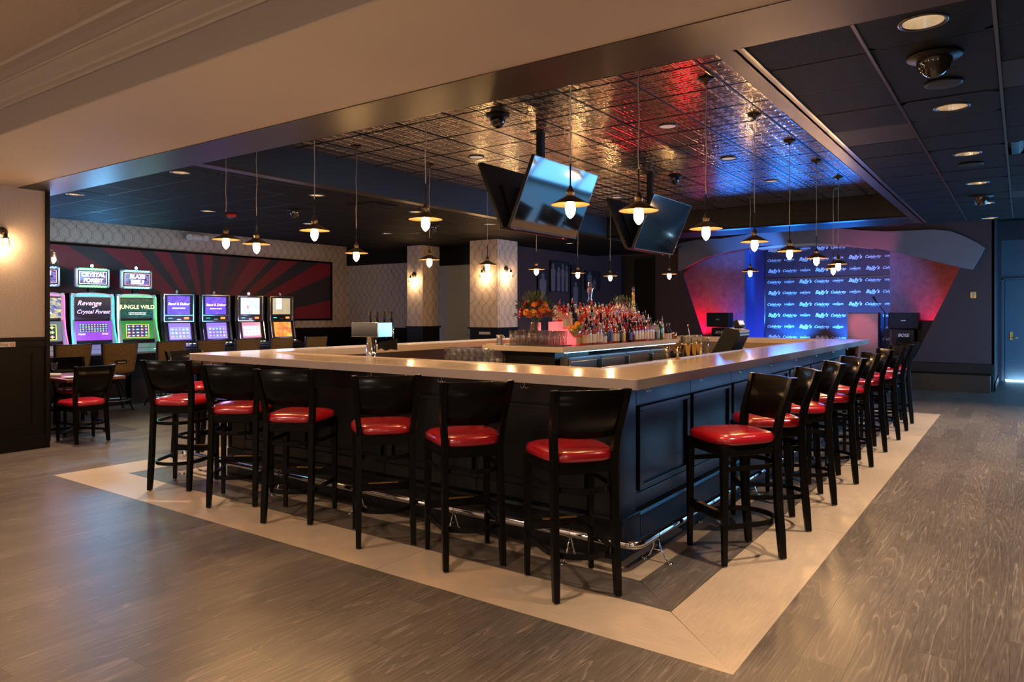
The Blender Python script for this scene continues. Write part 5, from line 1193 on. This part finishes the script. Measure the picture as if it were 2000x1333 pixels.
def bottle_parts(shape, g_, lab, cap, pour):
    k = (shape, g_)
    if k not in BM: BM[k] = mb(G[g_]).lathe(SH[shape], 4 if False else 14).mesh('bottle')
    k2 = (shape, lab)
    pr = SH[shape]; r = pr[3][0]; h = pr[3][1]
    if k2 not in BM: BM[k2] = mb(LB[lab]).lathe([(r + 0.0008, h * 0.16), (r + 0.0012, h * 0.17), (r + 0.0012, h * 0.84), (r + 0.0008, h * 0.85)], 14, cap=False).mesh('label_band')
    k3 = (shape, cap, pour)
    if k3 not in BM:
        rn, hn = pr[-1]; b = mb(CP[cap]).lathe([(rn + 0.001, hn - 0.03), (rn + 0.002, hn), (rn + 0.001, hn + 0.006), (0.0005, hn + 0.007)], 10)
        if pour: b.use(M_chrome).cyl((0, 0, hn + .005), (0.004, 0, hn + 0.03), 0.0045, n=6).cyl((0.004, 0, hn + 0.03), (0.016, 0, hn + 0.048), 0.003, n=6)
        BM[k3] = b.mesh('cap')
    return BM[k], BM[k2], BM[k3]
SHN = dict(tall='tall round', square='broad-shouldered', stout='squat', slim='slender', wine='long-necked')
GN = dict(clear='clear', pink='pink-lit', red='red', amber='amber', green='green', dark='dark', yellow='golden', blue='blue')
def bottle(x, y, z, shape, g_, lab, cap, pour, label, group, sc_=1.0):
    a, b_, c = bottle_parts(shape, g_, lab, cap, pour)
    o = inst('liquor_bottle', a, None, (x, y, z), (0, 0, R.uniform(0, 6)), (sc_, sc_, sc_)); tag(o, label, 'bottle', group)
    inst('label_band', b_, o); inst('cap', c, o); return o
front = [('square', 'pink', 'cream', 'black'), ('tall', 'clear', 'white', 'black'), ('square', 'pink', 'white', 'navy'), ('tall', 'pink', 'cream', 'black'), ('tall', 'clear', 'white', 'white'), ('stout', 'clear', 'white', 'silver'), ('slim', 'red', 'black', 'black'), ('slim', 'clear', 'blue', 'red'), ('square', 'red', 'cream', 'red'), ('square', 'pink', 'cream', 'silver'),
         ('wine', 'dark', 'black', 'gold'), ('tall', 'clear', 'yellow', 'black'), ('tall', 'yellow', 'cream', 'navy'), ('wine', 'dark', 'blue', 'black'), ('tall', 'red', 'red', 'black'), ('tall', 'amber', 'white', 'black'), ('tall', 'red', 'white', 'black'), ('tall', 'red', 'white', 'black'), ('tall', 'red', 'cream', 'black'), ('tall', 'clear', 'white', 'black'), ('tall', 'pink', 'cream', 'black'), ('tall', 'clear', 'white', 'black'), ('square', 'clear', 'black', 'silver'), ('tall', 'clear', 'cream', 'black'), ('tall', 'green', 'green', 'white'), ('slim', 'clear', 'white', 'silver')]
rows = [('front row', -3.955, 6.98, 0.0, front)]
kinds = [('tall', 'clear', 'white', 'black'), ('tall', 'pink', 'white', 'black'), ('wine', 'dark', 'black', 'black'), ('stout', 'amber', 'cream', 'gold'), ('tall', 'red', 'cream', 'red'), ('square', 'clear', 'black', 'silver'), ('wine', 'green', 'white', 'gold'), ('slim', 'clear', 'blue', 'navy'), ('tall', 'amber', 'black', 'red'), ('stout', 'red', 'white', 'red'), ('square', 'pink', 'cream', 'white'), ('wine', 'dark', 'green', 'red')]
rs = random.Random(3)
for nm, x, n, z, y0 in (('second row', -4.048, 25, 0.0, 7.02), ('lowest lit step', -4.165, 24, 0.086, 7.13), ('middle lit step', -4.305, 22, 0.171, 7.13), ('top lit step', -4.445, 21, 0.256, 7.13)):
    ls = []
    for k in range(n):
        c = rs.choice(kinds)
        while ls and c[:2] == ls[-1][:2]: c = rs.choice(kinds)
        ls.append(c)
    rows.append((nm, x, y0, z, ls))
WN = ['one', 'two', 'three', 'four', 'five']
for nm, x, y0, z, ls in rows:
    n = len(ls); pit = (9.08 - y0) / max(n - 1, 1)
    if z > 0: z += 0.0008
    for k, (shp, g_, lab, cap) in enumerate(ls):
        lbl = '%s %s bottle, %s label, %s cap, %s from the glasses, %s' % (SHN[shp], GN[g_], lab, cap, ORD[k], nm)
        lbl = ' '.join(lbl.split()[:99])
        bottle(x + rs.uniform(-0.004, 0.004), y0 + k * pit, ZB + z, shp, g_, lab, cap, (k % 3 != 0), lbl, 'liquor bottles on the island', rs.uniform(0.88, 1.0) if z > 0.1 else rs.uniform(0.92, 1.0))
# large decanter and tall golden bottle on the top step
dc = empty('decanter', (-4.66, 8.35, ZB + 0.0), 0, 'large clear glass decanter standing above the other bottles', 'decanter')
DP = [(0.0005, 0), (0.070, 0), (0.075, 0.01), (0.075, 0.36), (0.062, 0.43), (0.030, 0.50), (0.024, 0.58), (0.040, 0.665), (0.043, 0.69), (0.040, 0.69), (0.021, 0.58), (0.027, 0.50), (0.058, 0.425), (0.071, 0.35), (0.070, 0.012), (0.0005, 0.010)]
mb(M_glass).lathe(DP, 20).obj('body', dc); mb(M_glass).lathe([(0.0005, 0.69), (0.030, 0.70), (0.036, 0.73), (0.018, 0.76), (0.0005, 0.765)], 12).obj('stopper', dc)
tg = empty('golden_bottle', (-4.44, 9.19, ZB + 0.2558), 0, 'tall slender golden bottle rising above the top step', 'bottle')
mb(G['yellow']).lathe([(0.0005, 0), (0.026, 0), (0.030, 0.01), (0.030, 0.20), (0.021, 0.26), (0.017, 0.40)], 14).obj('body', tg); mb(LB['cream']).lathe([(0.031, 0.04), (0.031, 0.18)], 14, cap=False).obj('label_band', tg); mb(M_glass).cyl((0, 0, 0.40), (0, 0, 0.47), 0.017, 0.019).obj('stopper', tg)
for k, (y, lab) in enumerate(((9.25, 'small dark bottle with white base at the far end of the island, nearer one'), (9.34, 'small dark bottle with white base at the far end of the island, farther one'))):
    t_ = empty('mixer_bottle', (-3.97, y, ZB), 0, lab, 'bottle')
    mb(mat('mixer_cream', (0.55, 0.46, 0.36), 0.4)).lathe([(0.0005, 0), (0.035, 0), (0.037, 0.02), (0.032, 0.05), (0.038, 0.08)], 14).obj('base', t_); mb(M_blackm).lathe([(0.038, 0.08), (0.036, 0.11), (0.013, 0.15), (0.012, 0.18)], 14).obj('shoulder', t_); mb(M_chrome).cyl((0, 0, 0.18), (0.01, 0, 0.22), 0.006).obj('pourer', t_)
for k, (x, y, r, h, lab) in enumerate(((-4.08, 9.42, 0.045, 0.13, 'tall copper mug at the far end of the island'), (-3.98, 9.43, 0.035, 0.09, 'small copper mug at the far end of the island'), (-3.915, 9.42, 0.022, 0.09, 'copper jigger at the far edge of the island'))):
    o = mb(M_copper).lathe([(0.0005, 0), (r * .8, 0), (r, h), (r - .002, h), (r * .78, 0.004), (0.0005, 0.004)], 18).obj('copper_mug', label=lab, cat='mug'); o.location = (x, y, ZB)
# tray of tall tumblers
tr = mb(mat('tray_rubber', (0.03, 0.03, 0.035), 0.4)).box(-0.34, 0.34, -0.16, 0.16, 0, 0.008).obj('bar_tray', label='thin dark tray under the tall tumblers on the island', cat='tray', bevel=0.003); tr.location = (-4.36, 6.64, ZB)
pint = mb(M_glass).lathe([(0.0005, 0.0), (0.030, 0.0), (0.038, 0.155), (0.036, 0.155), (0.0285, 0.012), (0.0005, 0.010)], 16, cap=False).mesh('tumbler')
for j in range(3):
    for k in range(8):
        o = inst('tumbler', pint, None, (-4.655 + k * 0.082 + (0.02 if j % 2 else 0), 6.56 + j * 0.085, ZB + 0.0085)); tag(o, 'tall clear tumbler, %s from the left in the %s row on the dark tray' % (ORD[k], ('front', 'middle', 'back')[j]), 'glass', 'tall tumblers on the tray')
def pitcher(x, y, lab, m, r=0.042, h=0.11):
    t_ = empty('pitcher', (x, y, ZB), 0, lab, 'pitcher')
    mb(m).lathe([(0.0005, 0), (r, 0), (r * 1.05, 0.01), (r * .92, h * .7), (r * 1.1, h), (r * 1.05, h), (r * .88, h * .7), (r * .98, 0.012), (0.0005, 0.01)], 20).obj('body', t_)
    mb(m).tube([(r * .95, 0, h * .85), (r * 1.7, 0, h * .8), (r * 1.8, 0, h * .45), (r * 1.0, 0, h * .25)], 0.005, 8).obj('handle', t_)
pitcher(-4.90, 6.66, 'small steel cream pitcher at the left end of the island', M_steel, 0.040, 0.105)
pitcher(-4.86, 6.88, 'clear glass jug behind the steel pitcher', M_glass, 0.045, 0.12)
nap = mb(mat('napkin_cloth', (0.55, 0.50, 0.46), 0.8)).box(-0.09, 0.05, -0.04, 0.04, 0, 0.012).obj('folded_napkin', label='folded white cloth in front of the steel pitcher', cat='napkin', bevel=0.004); nap.location = (-4.86, 6.50, ZB)
# stacked glass mugs on a rack at the island's left
rk = empty('mug_rack', (-5.0, 6.24, 0), 0, 'low steel shelf carrying stacked glass mugs left of the island', 'shelf')
mb(M_steel).box(-0.34, 0.42, -0.13, 0.13, 0.87, 0.885).obj('shelf', rk)
for sx_ in (-0.3, 0.38):
    for sy_ in (-0.1, 0.1): mb(M_steel).cyl((sx_, sy_, 0), (sx_, sy_, 0.87), 0.012).obj('leg', rk)
mg = mb(M_glass).lathe([(0.0005, 0), (0.033, 0), (0.036, 0.01), (0.036, 0.085), (0.034, 0.088), (0.031, 0.085), (0.031, 0.014), (0.0005, 0.012)], 14).tube([(0.034, 0, 0.07), (0.058, 0, 0.068), (0.062, 0, 0.03), (0.035, 0, 0.022)], 0.004, 6).mesh('glass_mug')
for lv in range(2):
    for k in range(8):
        for j in range(2):
            if lv == 1 and k in (7,): continue
            tag(inst('glass_mug', mg, None, (-5.29 + k * 0.092 + 0.01 * lv, 6.18 + j * 0.09, 0.8855 + lv * 0.0885), (0, 0, R.uniform(-1.75, -1.4))), 'clear glass mug, %s from the left, %s layer, %s row on the low steel shelf' % (ORD[k], ('lower', 'upper')[lv], ('front', 'back')[j]), 'mug', 'stacked glass mugs')
# martini bowl of fruit
fb = empty('fruit_bowl', (-3.985, 6.80, ZB), 0, 'large stemmed martini glass used as a fruit bowl', 'bowl')
mb(M_glass).lathe([(0.0005, 0.004), (0.045, 0.004), (0.045, 0), (0.006, 0.008), (0.005, 0.075), (0.10, 0.185), (0.098, 0.186), (0.004, 0.083), (0.0005, 0.082)], 24).obj('glass', fb)
Fm = dict(orange=mat('orange_skin', (0.85, 0.32, 0.02), 0.45), lemon=mat('lemon_skin', (0.80, 0.55, 0.03), 0.45), lime=mat('lime_skin', (0.06, 0.16, 0.015), 0.4))
def fruit(kind, dx, dy, dz, r, lab):
    t_ = Fm[kind]; el = 1.15 if kind != 'orange' else 0.97
    o = mb(t_).lathe([(0.0005, -r * el), (r * .35, -r * el * .93), (r * .75, -r * .68), (r, 0), (r * .75, r * .68), (r * .35, r * el * .93), (0.0005, r * el)], 16, Matrix.Rotation(PI/2 * (kind != 'orange'), 4, 'X')).obj(kind, label=lab, cat='fruit', group='fruit in the martini bowl')
    o.location = (-3.985 + dx, 6.80 + dy, ZB + dz)
fruit('lemon', 0.0, 0.0, 0.115, 0.020, 'lemon at the very bottom of the fruit bowl'); fruit('lemon', -0.026, 0.0, 0.150, 0.025, 'lemon in the lower layer, left side of the bowl'); fruit('lemon', 0.028, 0.005, 0.150, 0.025, 'lemon in the lower layer, right side of the bowl')
fruit('orange', -0.058, -0.01, 0.195, 0.030, 'orange on the left of the fruit bowl'); fruit('orange', 0.003, -0.015, 0.198, 0.032, 'orange in the middle of the fruit bowl'); fruit('orange', 0.012, 0.03, 0.238, 0.031, 'orange on top of the fruit bowl'); fruit('lime', 0.062, 0.0, 0.197, 0.028, 'green lime on the right of the fruit bowl')
# flowers
def bouquet(x, y, label, sc_, cols, seed, vase=True, nfl=16):
    r_ = random.Random(seed); t_ = empty('flower_vase' , (x, y, ZB), 0, label, 'flowers')
    mb(M_glass).lathe([(0.0005, 0), (0.06, 0), (0.062, 0.25), (0.059, 0.25), (0.057, 0.012), (0.0005, 0.012)], 20).obj('vase', t_)
    st_m = mat('stem_green', (0.06, 0.10, 0.03), 0.6); lf = mat('leaf_green', (0.035, 0.07, 0.02), 0.6); lf2 = mat('leaf_olive', (0.10, 0.10, 0.035), 0.6)
    b = mb(st_m)
    for k in range(14): a = r_.uniform(0, 6.28); b.tube([(0.03 * math.cos(a + 2), 0.03 * math.sin(a + 2), 0.02), (0.03 * math.cos(a), 0.03 * math.sin(a), 0.25), (0.12 * math.cos(a) * sc_, 0.12 * math.sin(a) * sc_, 0.38)], 0.003, 5)
    b.obj('stems', t_, kind='stuff')
    b = MB()
    for k in range(420):
        a = r_.uniform(0, 6.28); e = r_.uniform(-0.15, 1.5); rr_ = r_.uniform(0.10, 0.24) * sc_
        p = Vector((rr_ * math.cos(a) * math.cos(e), rr_ * math.sin(a) * math.cos(e), 0.33 + rr_ * math.sin(e) * 1.1)); d = (p - Vector((0, 0, 0.27))).normalized(); u = d.cross(Vector((r_.uniform(-1, 1), r_.uniform(-1, 1), r_.uniform(-1, 1)))).normalized()
        L_ = r_.uniform(0.03, 0.07); w_ = r_.uniform(0.004, 0.014); n = d.cross(u) * 0.006
        b.use(lf if r_.random() < .6 else lf2); b.add([p, p + d * L_ * .5 + u * w_ + n, p + d * L_, p + d * L_ * .5 - u * w_ + n, p + d * L_ * .5 - n], [(0, 1, 4), (1, 2, 4), (2, 3, 4), (3, 0, 4)], False)
    for k in range(10):
        a = r_.uniform(0, 6.28); top = Vector((0.14 * math.cos(a) * sc_, 0.14 * math.sin(a) * sc_, 0.50 + r_.uniform(0, 0.12)))
        for q in range(26):
            f_ = q / 26; p = Vector((0, 0, 0.3)).lerp(top, 0.35 + f_ * .65); d = Vector((r_.uniform(-1, 1), r_.uniform(-1, 1), 0.9)).normalized(); u = d.cross(Vector((0, 0, 1))).normalized(); b.use(lf2)
            b.add([p, p + d * .015 + u * .003, p + d * .03, p + d * .015 - u * .003], [(0, 1, 2, 3)], False)
    b.obj('foliage', t_, kind='stuff')
    for k in range(nfl):
        col = cols[k % len(cols)]; nm_ = ('orange', 'red', 'pink', 'gold', 'rust')[('orange', 'red', 'pink', 'gold', 'rust').index(col)]
        cc = dict(orange=(0.75, 0.22, 0.03), red=(0.22, 0.008, 0.015), pink=(0.45, 0.02, 0.10), gold=(0.65, 0.28, 0.03), rust=(0.35, 0.06, 0.02))[col]
        m = mat('petal_' + nm_, cc, 0.6); mk = 'fl_' + nm_
        if mk not in MESH:
            b = mb(m)
            for ring_, (rr_, cnt, tilt_) in enumerate(((0.036, 11, 0.35), (0.026, 9, 0.8), (0.015, 6, 1.2))):
                for q in range(cnt):
                    a = 2 * PI * q / cnt + ring_ * .3; d = Vector((math.cos(a) * math.cos(tilt_), math.sin(a) * math.cos(tilt_), math.sin(tilt_))); s_ = Vector((-math.sin(a), math.cos(a), 0))
                    b.add([Vector((0, 0, 0)), d * rr_ * .6 + s_ * rr_ * .33, d * rr_, d * rr_ * .6 - s_ * rr_ * .33], [(0, 1, 2, 3)], True)
            b.lathe([(0.0005, 0.018), (0.012, 0.010), (0.014, 0.0), (0.0005, -0.004)], 8); MESH[mk] = b.mesh('flower')
        a = r_.uniform(0, 6.28) if k % 3 else r_.uniform(-2.2, -0.5); e = r_.uniform(0.0, 1.1); rr_ = 0.185 * sc_
        p = Vector((rr_ * math.cos(a) * math.cos(e), rr_ * math.sin(a) * math.cos(e), 0.33 + rr_ * math.sin(e)))
        q = (p - Vector((0, 0, 0.3))).to_track_quat('Z', 'Y').to_euler(); s_ = r_.uniform(1.1, 1.8) * min(sc_, 1)
        inst('flower', MESH[mk], t_, p, q, (s_, s_, s_))
    return t_
bouquet(-4.62, 6.98, 'autumn bouquet of orange, red and pink flowers in a glass vase behind the tumblers', 1.0, ['orange', 'red', 'pink', 'gold', 'red', 'orange', 'rust'], 4, nfl=20)
bouquet(-4.62, 9.20, 'dark evergreen arrangement with a few red blooms at the far end of the island', 0.95, ['rust', 'red', 'rust'], 9, nfl=7)

# draught tap tower
tt = empty('beer_tap_tower', (-4.36, 4.14, 0.0), 0, 'chrome beer tap tower with four black handles at the front of the bar', 'beer tap')
mb(M_chrome).cyl((0, 0, 0.88), (0, 0, 1.28), 0.040, n=24).obj('column', tt)
mb(M_chrome).lathe([(0.06, 0.88), (0.06, 0.888), (0.042, 0.892)], 24).obj('base_flange', tt)
sb_ = mb(mat('mirror_steel', (0.62, 0.66, 0.62), 0.13, metal=1.0)).box(-0.155, 0.155, -0.075, 0.085, 1.255, 1.375).obj('tap_box', tt, bevel=0.004)
for k in range(4):
    x = -0.125 + k * 0.083
    f_ = mb(M_chrome).cyl((x, 0.085, 1.315), (x, 0.125, 1.315), 0.012).cyl((x, 0.118, 1.315), (x, 0.135, 1.24), 0.009, 0.006).cyl((x, 0.118, 1.315), (x, 0.116, 1.35), 0.008).obj('faucet', tt)
    mb(M_blackm).cyl((x, 0.115, 1.345), (x, 0.100, 1.465), 0.008, 0.013).obj('tap_handle', tt)
mb(M_blackm).prism([(-0.07, 1.14), (-0.03, 1.155), (0.02, 1.135), (0.08, 1.15), (0.15, 1.145), (0.15, 1.24), (-0.07, 1.20)], 0.14, 0.15, 'xz').obj('drip_cloth', tt)
dsf = empty('drip_shelf', (-3.84, 4.25, 0), 0, 'steel shelf along the front inside of the bar under the tap tower', 'shelf')
mb(M_steel).box(-1.54, 1.54, -0.12, 0.12, 0.845, 0.878).obj('shelf_top', dsf)
for sx_ in (-1.5, 0, 1.5): mb(M_steel).cyl((sx_, 0, 0.012), (sx_, 0, 0.845), 0.018).obj('leg', dsf)

# bartender tools on the right counter
def jigger(x, y, lab):
    o = mb(M_gold).lathe([(0.0005, 0.0), (0.020, 0.0), (0.0065, 0.042), (0.0065, 0.046), (0.023, 0.098), (0.0215, 0.098), (0.004, 0.05), (0.0005, 0.05)], 18).obj('jigger', label=lab, cat='jigger'); o.location = (x, y, ZB)
jigger(-2.245, 5.235, 'small gold jigger left of the shaker tins, nearer the fridges'); jigger(-2.175, 5.28, 'small gold jigger left of the shaker tins, nearer the counter edge')
for (x, y, lab) in ((-2.235, 5.60, 'gold shaker tin nearest the jiggers'), (-2.235, 5.735, 'gold shaker tin in the middle of the three'), (-2.24, 5.855, 'gold shaker tin nearest the mixing glass')):
    t_ = empty('shaker_tin', (x, y, ZB), 0, lab, 'shaker')
    mb(M_gold).lathe([(0.0005, 0.0), (0.031, 0.0), (0.037, 0.10), (0.039, 0.112)], 24).obj('lower_tin', t_); mb(M_steel).lathe([(0.0365, 0.108), (0.043, 0.168), (0.0435, 0.172), (0.041, 0.172), (0.035, 0.11)], 24).obj('upper_tin', t_)
o = mb(M_glass).lathe([(0.0005, 0), (0.036, 0), (0.040, 0.155), (0.038, 0.155), (0.034, 0.014), (0.0005, 0.012)], 20, cap=False).obj('mixing_glass', label='clear mixing glass at the far side of the gold shaker tins', cat='glass'); o.location = (-2.24, 6.03, ZB)
o = mb(M_gold).tube([(0, 0, 0), (-0.02, 0.012, 0.08), (-0.045, 0.028, 0.17), (-0.062, 0.04, 0.235)], 0.003, 6).lathe([(0.0005, -0.010), (0.008, 0), (0.0005, 0.010)], 10, Matrix.Translation((-0.063, 0.041, 0.243))).obj('bar_spoon', label='long gold bar spoon leaning out of a shaker tin', cat='spoon'); o.location = (-2.225, 5.735, ZB + 0.012)
# till
ps = empty('till_terminal', (-2.40, 7.25, 0.88), 0, 'black touchscreen till leaning over the inner edge of the right counter', 'till')
mb(M_blackm).prism([(-0.20, 0.10), (-0.10, 0.10), (0.02, 0.14), (0.13, 0.36), (0.12, 0.40), (0.0, 0.425), (-0.03, 0.41)], -0.16, 0.16, 'xz').obj('housing', ps, bevel=0.008)
mb(M_tvs).prism([(-0.185, 0.125), (-0.18, 0.12), (-0.035, 0.395), (-0.04, 0.40)], -0.14, 0.14, 'xz').obj('screen', ps)
mb(M_blackm).box(-0.12, 0.10, -0.12, 0.12, 0.0, 0.03).cyl((0, 0, 0.03), (0, 0, 0.2), 0.03).obj('stand', ps)
for z in (0.385, 0.355): mb(M_steel).prism([(0.10, z), (0.128, z - .01), (0.130, z + .004), (0.10, z + .012)], -0.15, 0.15, 'xz').obj('trim_band', ps)
mb(M_steel).box(0.03, 0.05, -0.12, 0.0, 0.15, 0.175).obj('port_cover', ps)
cd = mb(M_blackm).box(-0.03, 0.03, -0.06, 0.06, 0, 0.075).obj('customer_display', ps, bevel=0.005); cd.location = (0.10, -0.05, 0.425); cd.rotation_euler = (0, -0.45, -0.25)
quad('display_screen', [(0.031, -0.045, 0.018), (0.031, 0.045, 0.018), (0.031, 0.045, 0.062), (0.031, -0.045, 0.062)], em_mat('pale_violet_display', (0.75, 0.55, 0.85), 0.9), cd)
o = mb(M_blackm).box(-0.07, 0.07, -0.16, 0.16, 0, 0.04).obj('napkin_caddy', label='low black caddy beyond the till on the inner shelf', cat='caddy', bevel=0.006); o.location = (-2.48, 7.85, 1.02 + 0.0)
b = mb(M_blackm).box(-0.05, 0.05, -0.05, 0.05, 0.88, 1.02).obj('caddy_stand', label='short black stand under the caddy beyond the till', cat='stand'); b.location = (-2.48, 7.85, 0)

# ------------------------------------------------------------ stage: backdrop, podium, microphone, speakers
bd = empty('logo_backdrop', (-3.66, 17.48, 0.5), 0, 'dark blue step-and-repeat backdrop printed with rows of white logos', 'backdrop')
M_bd = mat('backdrop_cloth', (0.022, 0.024, 0.040), 0.38); M_pr = mat('logo_print', (0.92, 0.92, 0.95), 0.5)
for k in range(4):
    mb(M_bd).box(-1.33 + k * 0.665 + .002, -1.33 + (k + 1) * 0.665 - .002, 0, 0.01, 0.0, 1.76).obj('panel', bd); mb(M_bd).box(-1.33 + k * 0.665 + .002, -1.33 + (k + 1) * 0.665 - .002, 0, 0.01, 1.765, 2.6).obj('panel', bd)
mb(M_steel).cyl((-1.34, -0.01, 0), (-1.34, -0.01, 2.6), 0.014).obj('frame_post', bd); mb(M_gridb).box(-1.33, 1.33, -0.012, 0.0, 1.758, 1.768).obj('frame_rail', bd)
def logo(kind):
    k = 'logo_' + kind
    if k in MESH: return MESH[k]
    if kind == 'B': parts = [("Bally's", 0.155, 0.35, 0.0032, 0, 0.005), ('KANSAS CITY', 0.026, 0, 0.001, 0, -0.062)]
    elif kind == 'C': parts = [('Celebrity', 0.118, 0.40, 0.0012, 0, 0.0), ('COCKTAIL BAR', 0.022, 0, 0.0, 0.03, -0.062)]
    else: parts = [("LONGO'S", 0.072, 0, 0.002, 0, 0.0), ('the', 0.035, 0.3, 0, 0, 0.055), ('RESTAURANT', 0.020, 0, 0, 0, -0.045)]
    vs = []; fs = []
    for s, size, sh_, off, dx, dy in parts:
        me = text_mesh(s, size, M_pr, sh_, off); b0 = len(vs)
        vs += [(v.co.x + dx, v.co.y + dy, 0) for v in me.vertices]; fs += [tuple(b0 + i for i in p.vertices) for p in me.polygons]
    me = bpy.data.meshes.new('printed_logo'); me.from_pydata(vs, [], fs); me.materials.append(M_pr); me.update(); MESH[k] = me; return me
zs = [2.945, 2.70, 2.445, 2.183, 1.925, 1.655, 1.40, 1.135, 0.885, 0.63]
for r_, z in enumerate(zs):
    seq = 'BCL' if r_ % 2 == 0 else 'CLB'
    for c in range(8):
        x = -4.79 + c * 0.3525
        if x > -2.25: continue
        inst('printed_logo', logo(seq[c % 3]), bd, (x + 3.66, -0.004, z - 0.5), rot=(PI/2, 0, 0), scale=(0.72, 0.72, 0.72))
M_pod = wood_mat('podium_oak', (0.30, 0.15, 0.12), (0.38, 0.20, 0.16), (0.46, 0.26, 0.20), along='x', rough=0.4)
pd = empty('podium', (-2.70, 16.4, 0.5), 0, 'pink-lit oak podium on the stage in front of the backdrop', 'podium')
mb(M_pod).box(-0.29, 0.29, 0, 0.018, 0, 0.94).obj('front_panel', pd); mb(M_pod).box(-0.29, -0.272, 0.018, 0.36, 0, 0.96).obj('side_panel', pd); mb(mat('podium_side', (0.12, 0.02, 0.05), 0.5)).box(0.272, 0.29, 0.018, 0.36, 0, 0.96).obj('side_panel', pd)
mb(M_pod).prism([(0.018, 0.90), (0.36, 0.96), (0.36, 0.94), (0.018, 0.88)], -0.27, 0.27, 'yz').obj('reading_top', pd)
mi = empty('microphone_stand', (-2.27, 16.32, 0.5), 0, 'black boom microphone stand beside the podium', 'microphone')
mb(M_blackm).cyl((0, 0, 0.02), (0, 0, 0.96), 0.010).obj('pole', mi); mb(M_blackm).cyl((0.02, 0, 0.93), (-0.17, -0.02, 1.22), 0.008).obj('boom', mi)
mb(M_blackm).cyl((-0.165, -0.02, 1.20), (-0.21, -0.03, 1.29), 0.016, 0.024).obj('microphone', mi); mb(M_blackm).lathe([(0.11, 0), (0.11, 0.015), (0.02, 0.03)], 20).obj('base', mi)
def pa(x, label, hh):
    t_ = empty('stage_speaker', (x, 16.25, 0.5), 0, label, 'loudspeaker')
    mb(M_blackm).box(-0.27, 0.27, 0, 0.30, hh, hh + 0.33).obj('cabinet', t_, bevel=0.02, seg=3); mb(mat('grille_cloth', (0.008, 0.008, 0.009), 0.8)).box(-0.25, 0.25, -0.008, 0, hh + .02, hh + 0.31).obj('grille', t_)
    inst('lettering', text_mesh('BOSE', 0.035, M_pr, 0.25), t_, (0.0, -0.011, hh + .17), rot=(PI/2, 0, 0)); return t_
def sub(x, label, hh):
    t_ = empty('subwoofer', (x, 16.25, 0.5), 0, label, 'loudspeaker')
    mb(M_blackm).box(-0.19, 0.19, 0.02, 0.36, 0, hh).obj('cabinet', t_, bevel=0.01); mb(mat('port_black', (0.002, 0.002, 0.002), 0.9)).box(-0.13, 0.13, 0.012, 0.02, hh - 0.30, hh - 0.16).obj('port', t_)
    inst('lettering', text_mesh('BOSE', 0.085, M_pr, 0.25), t_, (0.0, 0.010, hh - 0.11), rot=(PI/2, 0, 0)); return t_
pa(-5.72, 'black loudspeaker at the left side of the stage', 0.63); sub(-5.68, 'black bass cabinet under the left stage loudspeaker', 0.615)
pa(-1.93, 'black loudspeaker at the right side of the stage', 0.63); sub(-1.93, 'black bass cabinet under the right stage loudspeaker', 0.615)
cs = empty('flight_case', (-1.56, 16.55, 0.5), 0, 'black equipment case with a metal latch behind the right loudspeaker', 'case')
mb(M_blackm).box(-0.16, 0.14, 0, 0.3, 0, 0.80).obj('body', cs, bevel=0.01); mb(M_brass).box(0.02, 0.09, -0.012, 0, 0.36, 0.44).obj('latch', cs)

# framed black-and-white photographs on the mauve side wall
M_ph = mat('photo_dark', (0.02, 0.018, 0.024), 0.4); M_phf = mat('photo_figure', (0.15, 0.13, 0.15), 0.5)
def photo(y0, y1, z0, z1, figs, label):
    t_ = empty('framed_photograph', (-8.045, (y0 + y1) / 2, (z0 + z1) / 2), 0, label, 'picture'); a, c = (y1 - y0) / 2, (z1 - z0) / 2
    mb(M_ph).box(0, 0.02, -a, a, -c, c).obj('print', t_)
    b = mb(M_blackm)
    for q in ((-a, a, c - .012, c), (-a, a, -c, -c + .012), (-a, -a + .012, -c, c), (a - .012, a, -c, c)): b.box(0, 0.028, *q)
    b.obj('frame', t_)
    b = mb(M_phf)
    for (u, h, w_) in figs:
        y = -a + 2 * a * u; hh = 2 * c * h; w_ = w_ * 2 * a
        hr = min(hh * 0.085, w_ * 0.30); hz = -c + hh - hr
        b.prism([(y - w_ * .36, -c + .015), (y + w_ * .36, -c + .015), (y + w_ * .40, -c + hh * .45), (y + w_ * .50, -c + hh * .74), (y + w_ * .34, -c + hh * .81), (y + hr * .5, -c + hh * .83), (y - hr * .5, -c + hh * .83), (y - w_ * .34, -c + hh * .81), (y - w_ * .50, -c + hh * .74), (y - w_ * .40, -c + hh * .45)], 0.0205, 0.0215, 'yz')
        b.prism([(y + hr * math.cos(q * PI / 5), hz + hr * 1.15 * math.sin(q * PI / 5)) for q in range(10)], 0.0205, 0.0218, 'yz')
    b.obj('printed_figures', t_)
photo(12.68, 13.42, 1.90, 2.56, [(0.15, 0.9, 0.26), (0.45, 0.8, 0.2), (0.68, 0.92, 0.2), (0.9, 0.85, 0.18)], 'framed black-and-white photograph of several standing people, largest on the mauve wall')
photo(13.52, 13.98, 1.55, 2.50, [(0.45, 0.62, 0.5)], 'tall framed black-and-white photograph between the two group photographs')
photo(14.15, 14.85, 1.98, 2.42, [(0.3, 0.95, 0.32), (0.62, 0.6, 0.2)], 'framed black-and-white photograph of two people, right-hand one on the mauve wall')
photo(12.20, 12.60, 1.60, 2.35, [(0.5, 0.9, 0.7)], 'framed black-and-white portrait behind the flowers on the mauve wall')
photo(13.50, 13.95, 1.05, 1.50, [(0.5, 0.9, 0.5)], 'low framed photograph just above the bottles on the mauve wall')
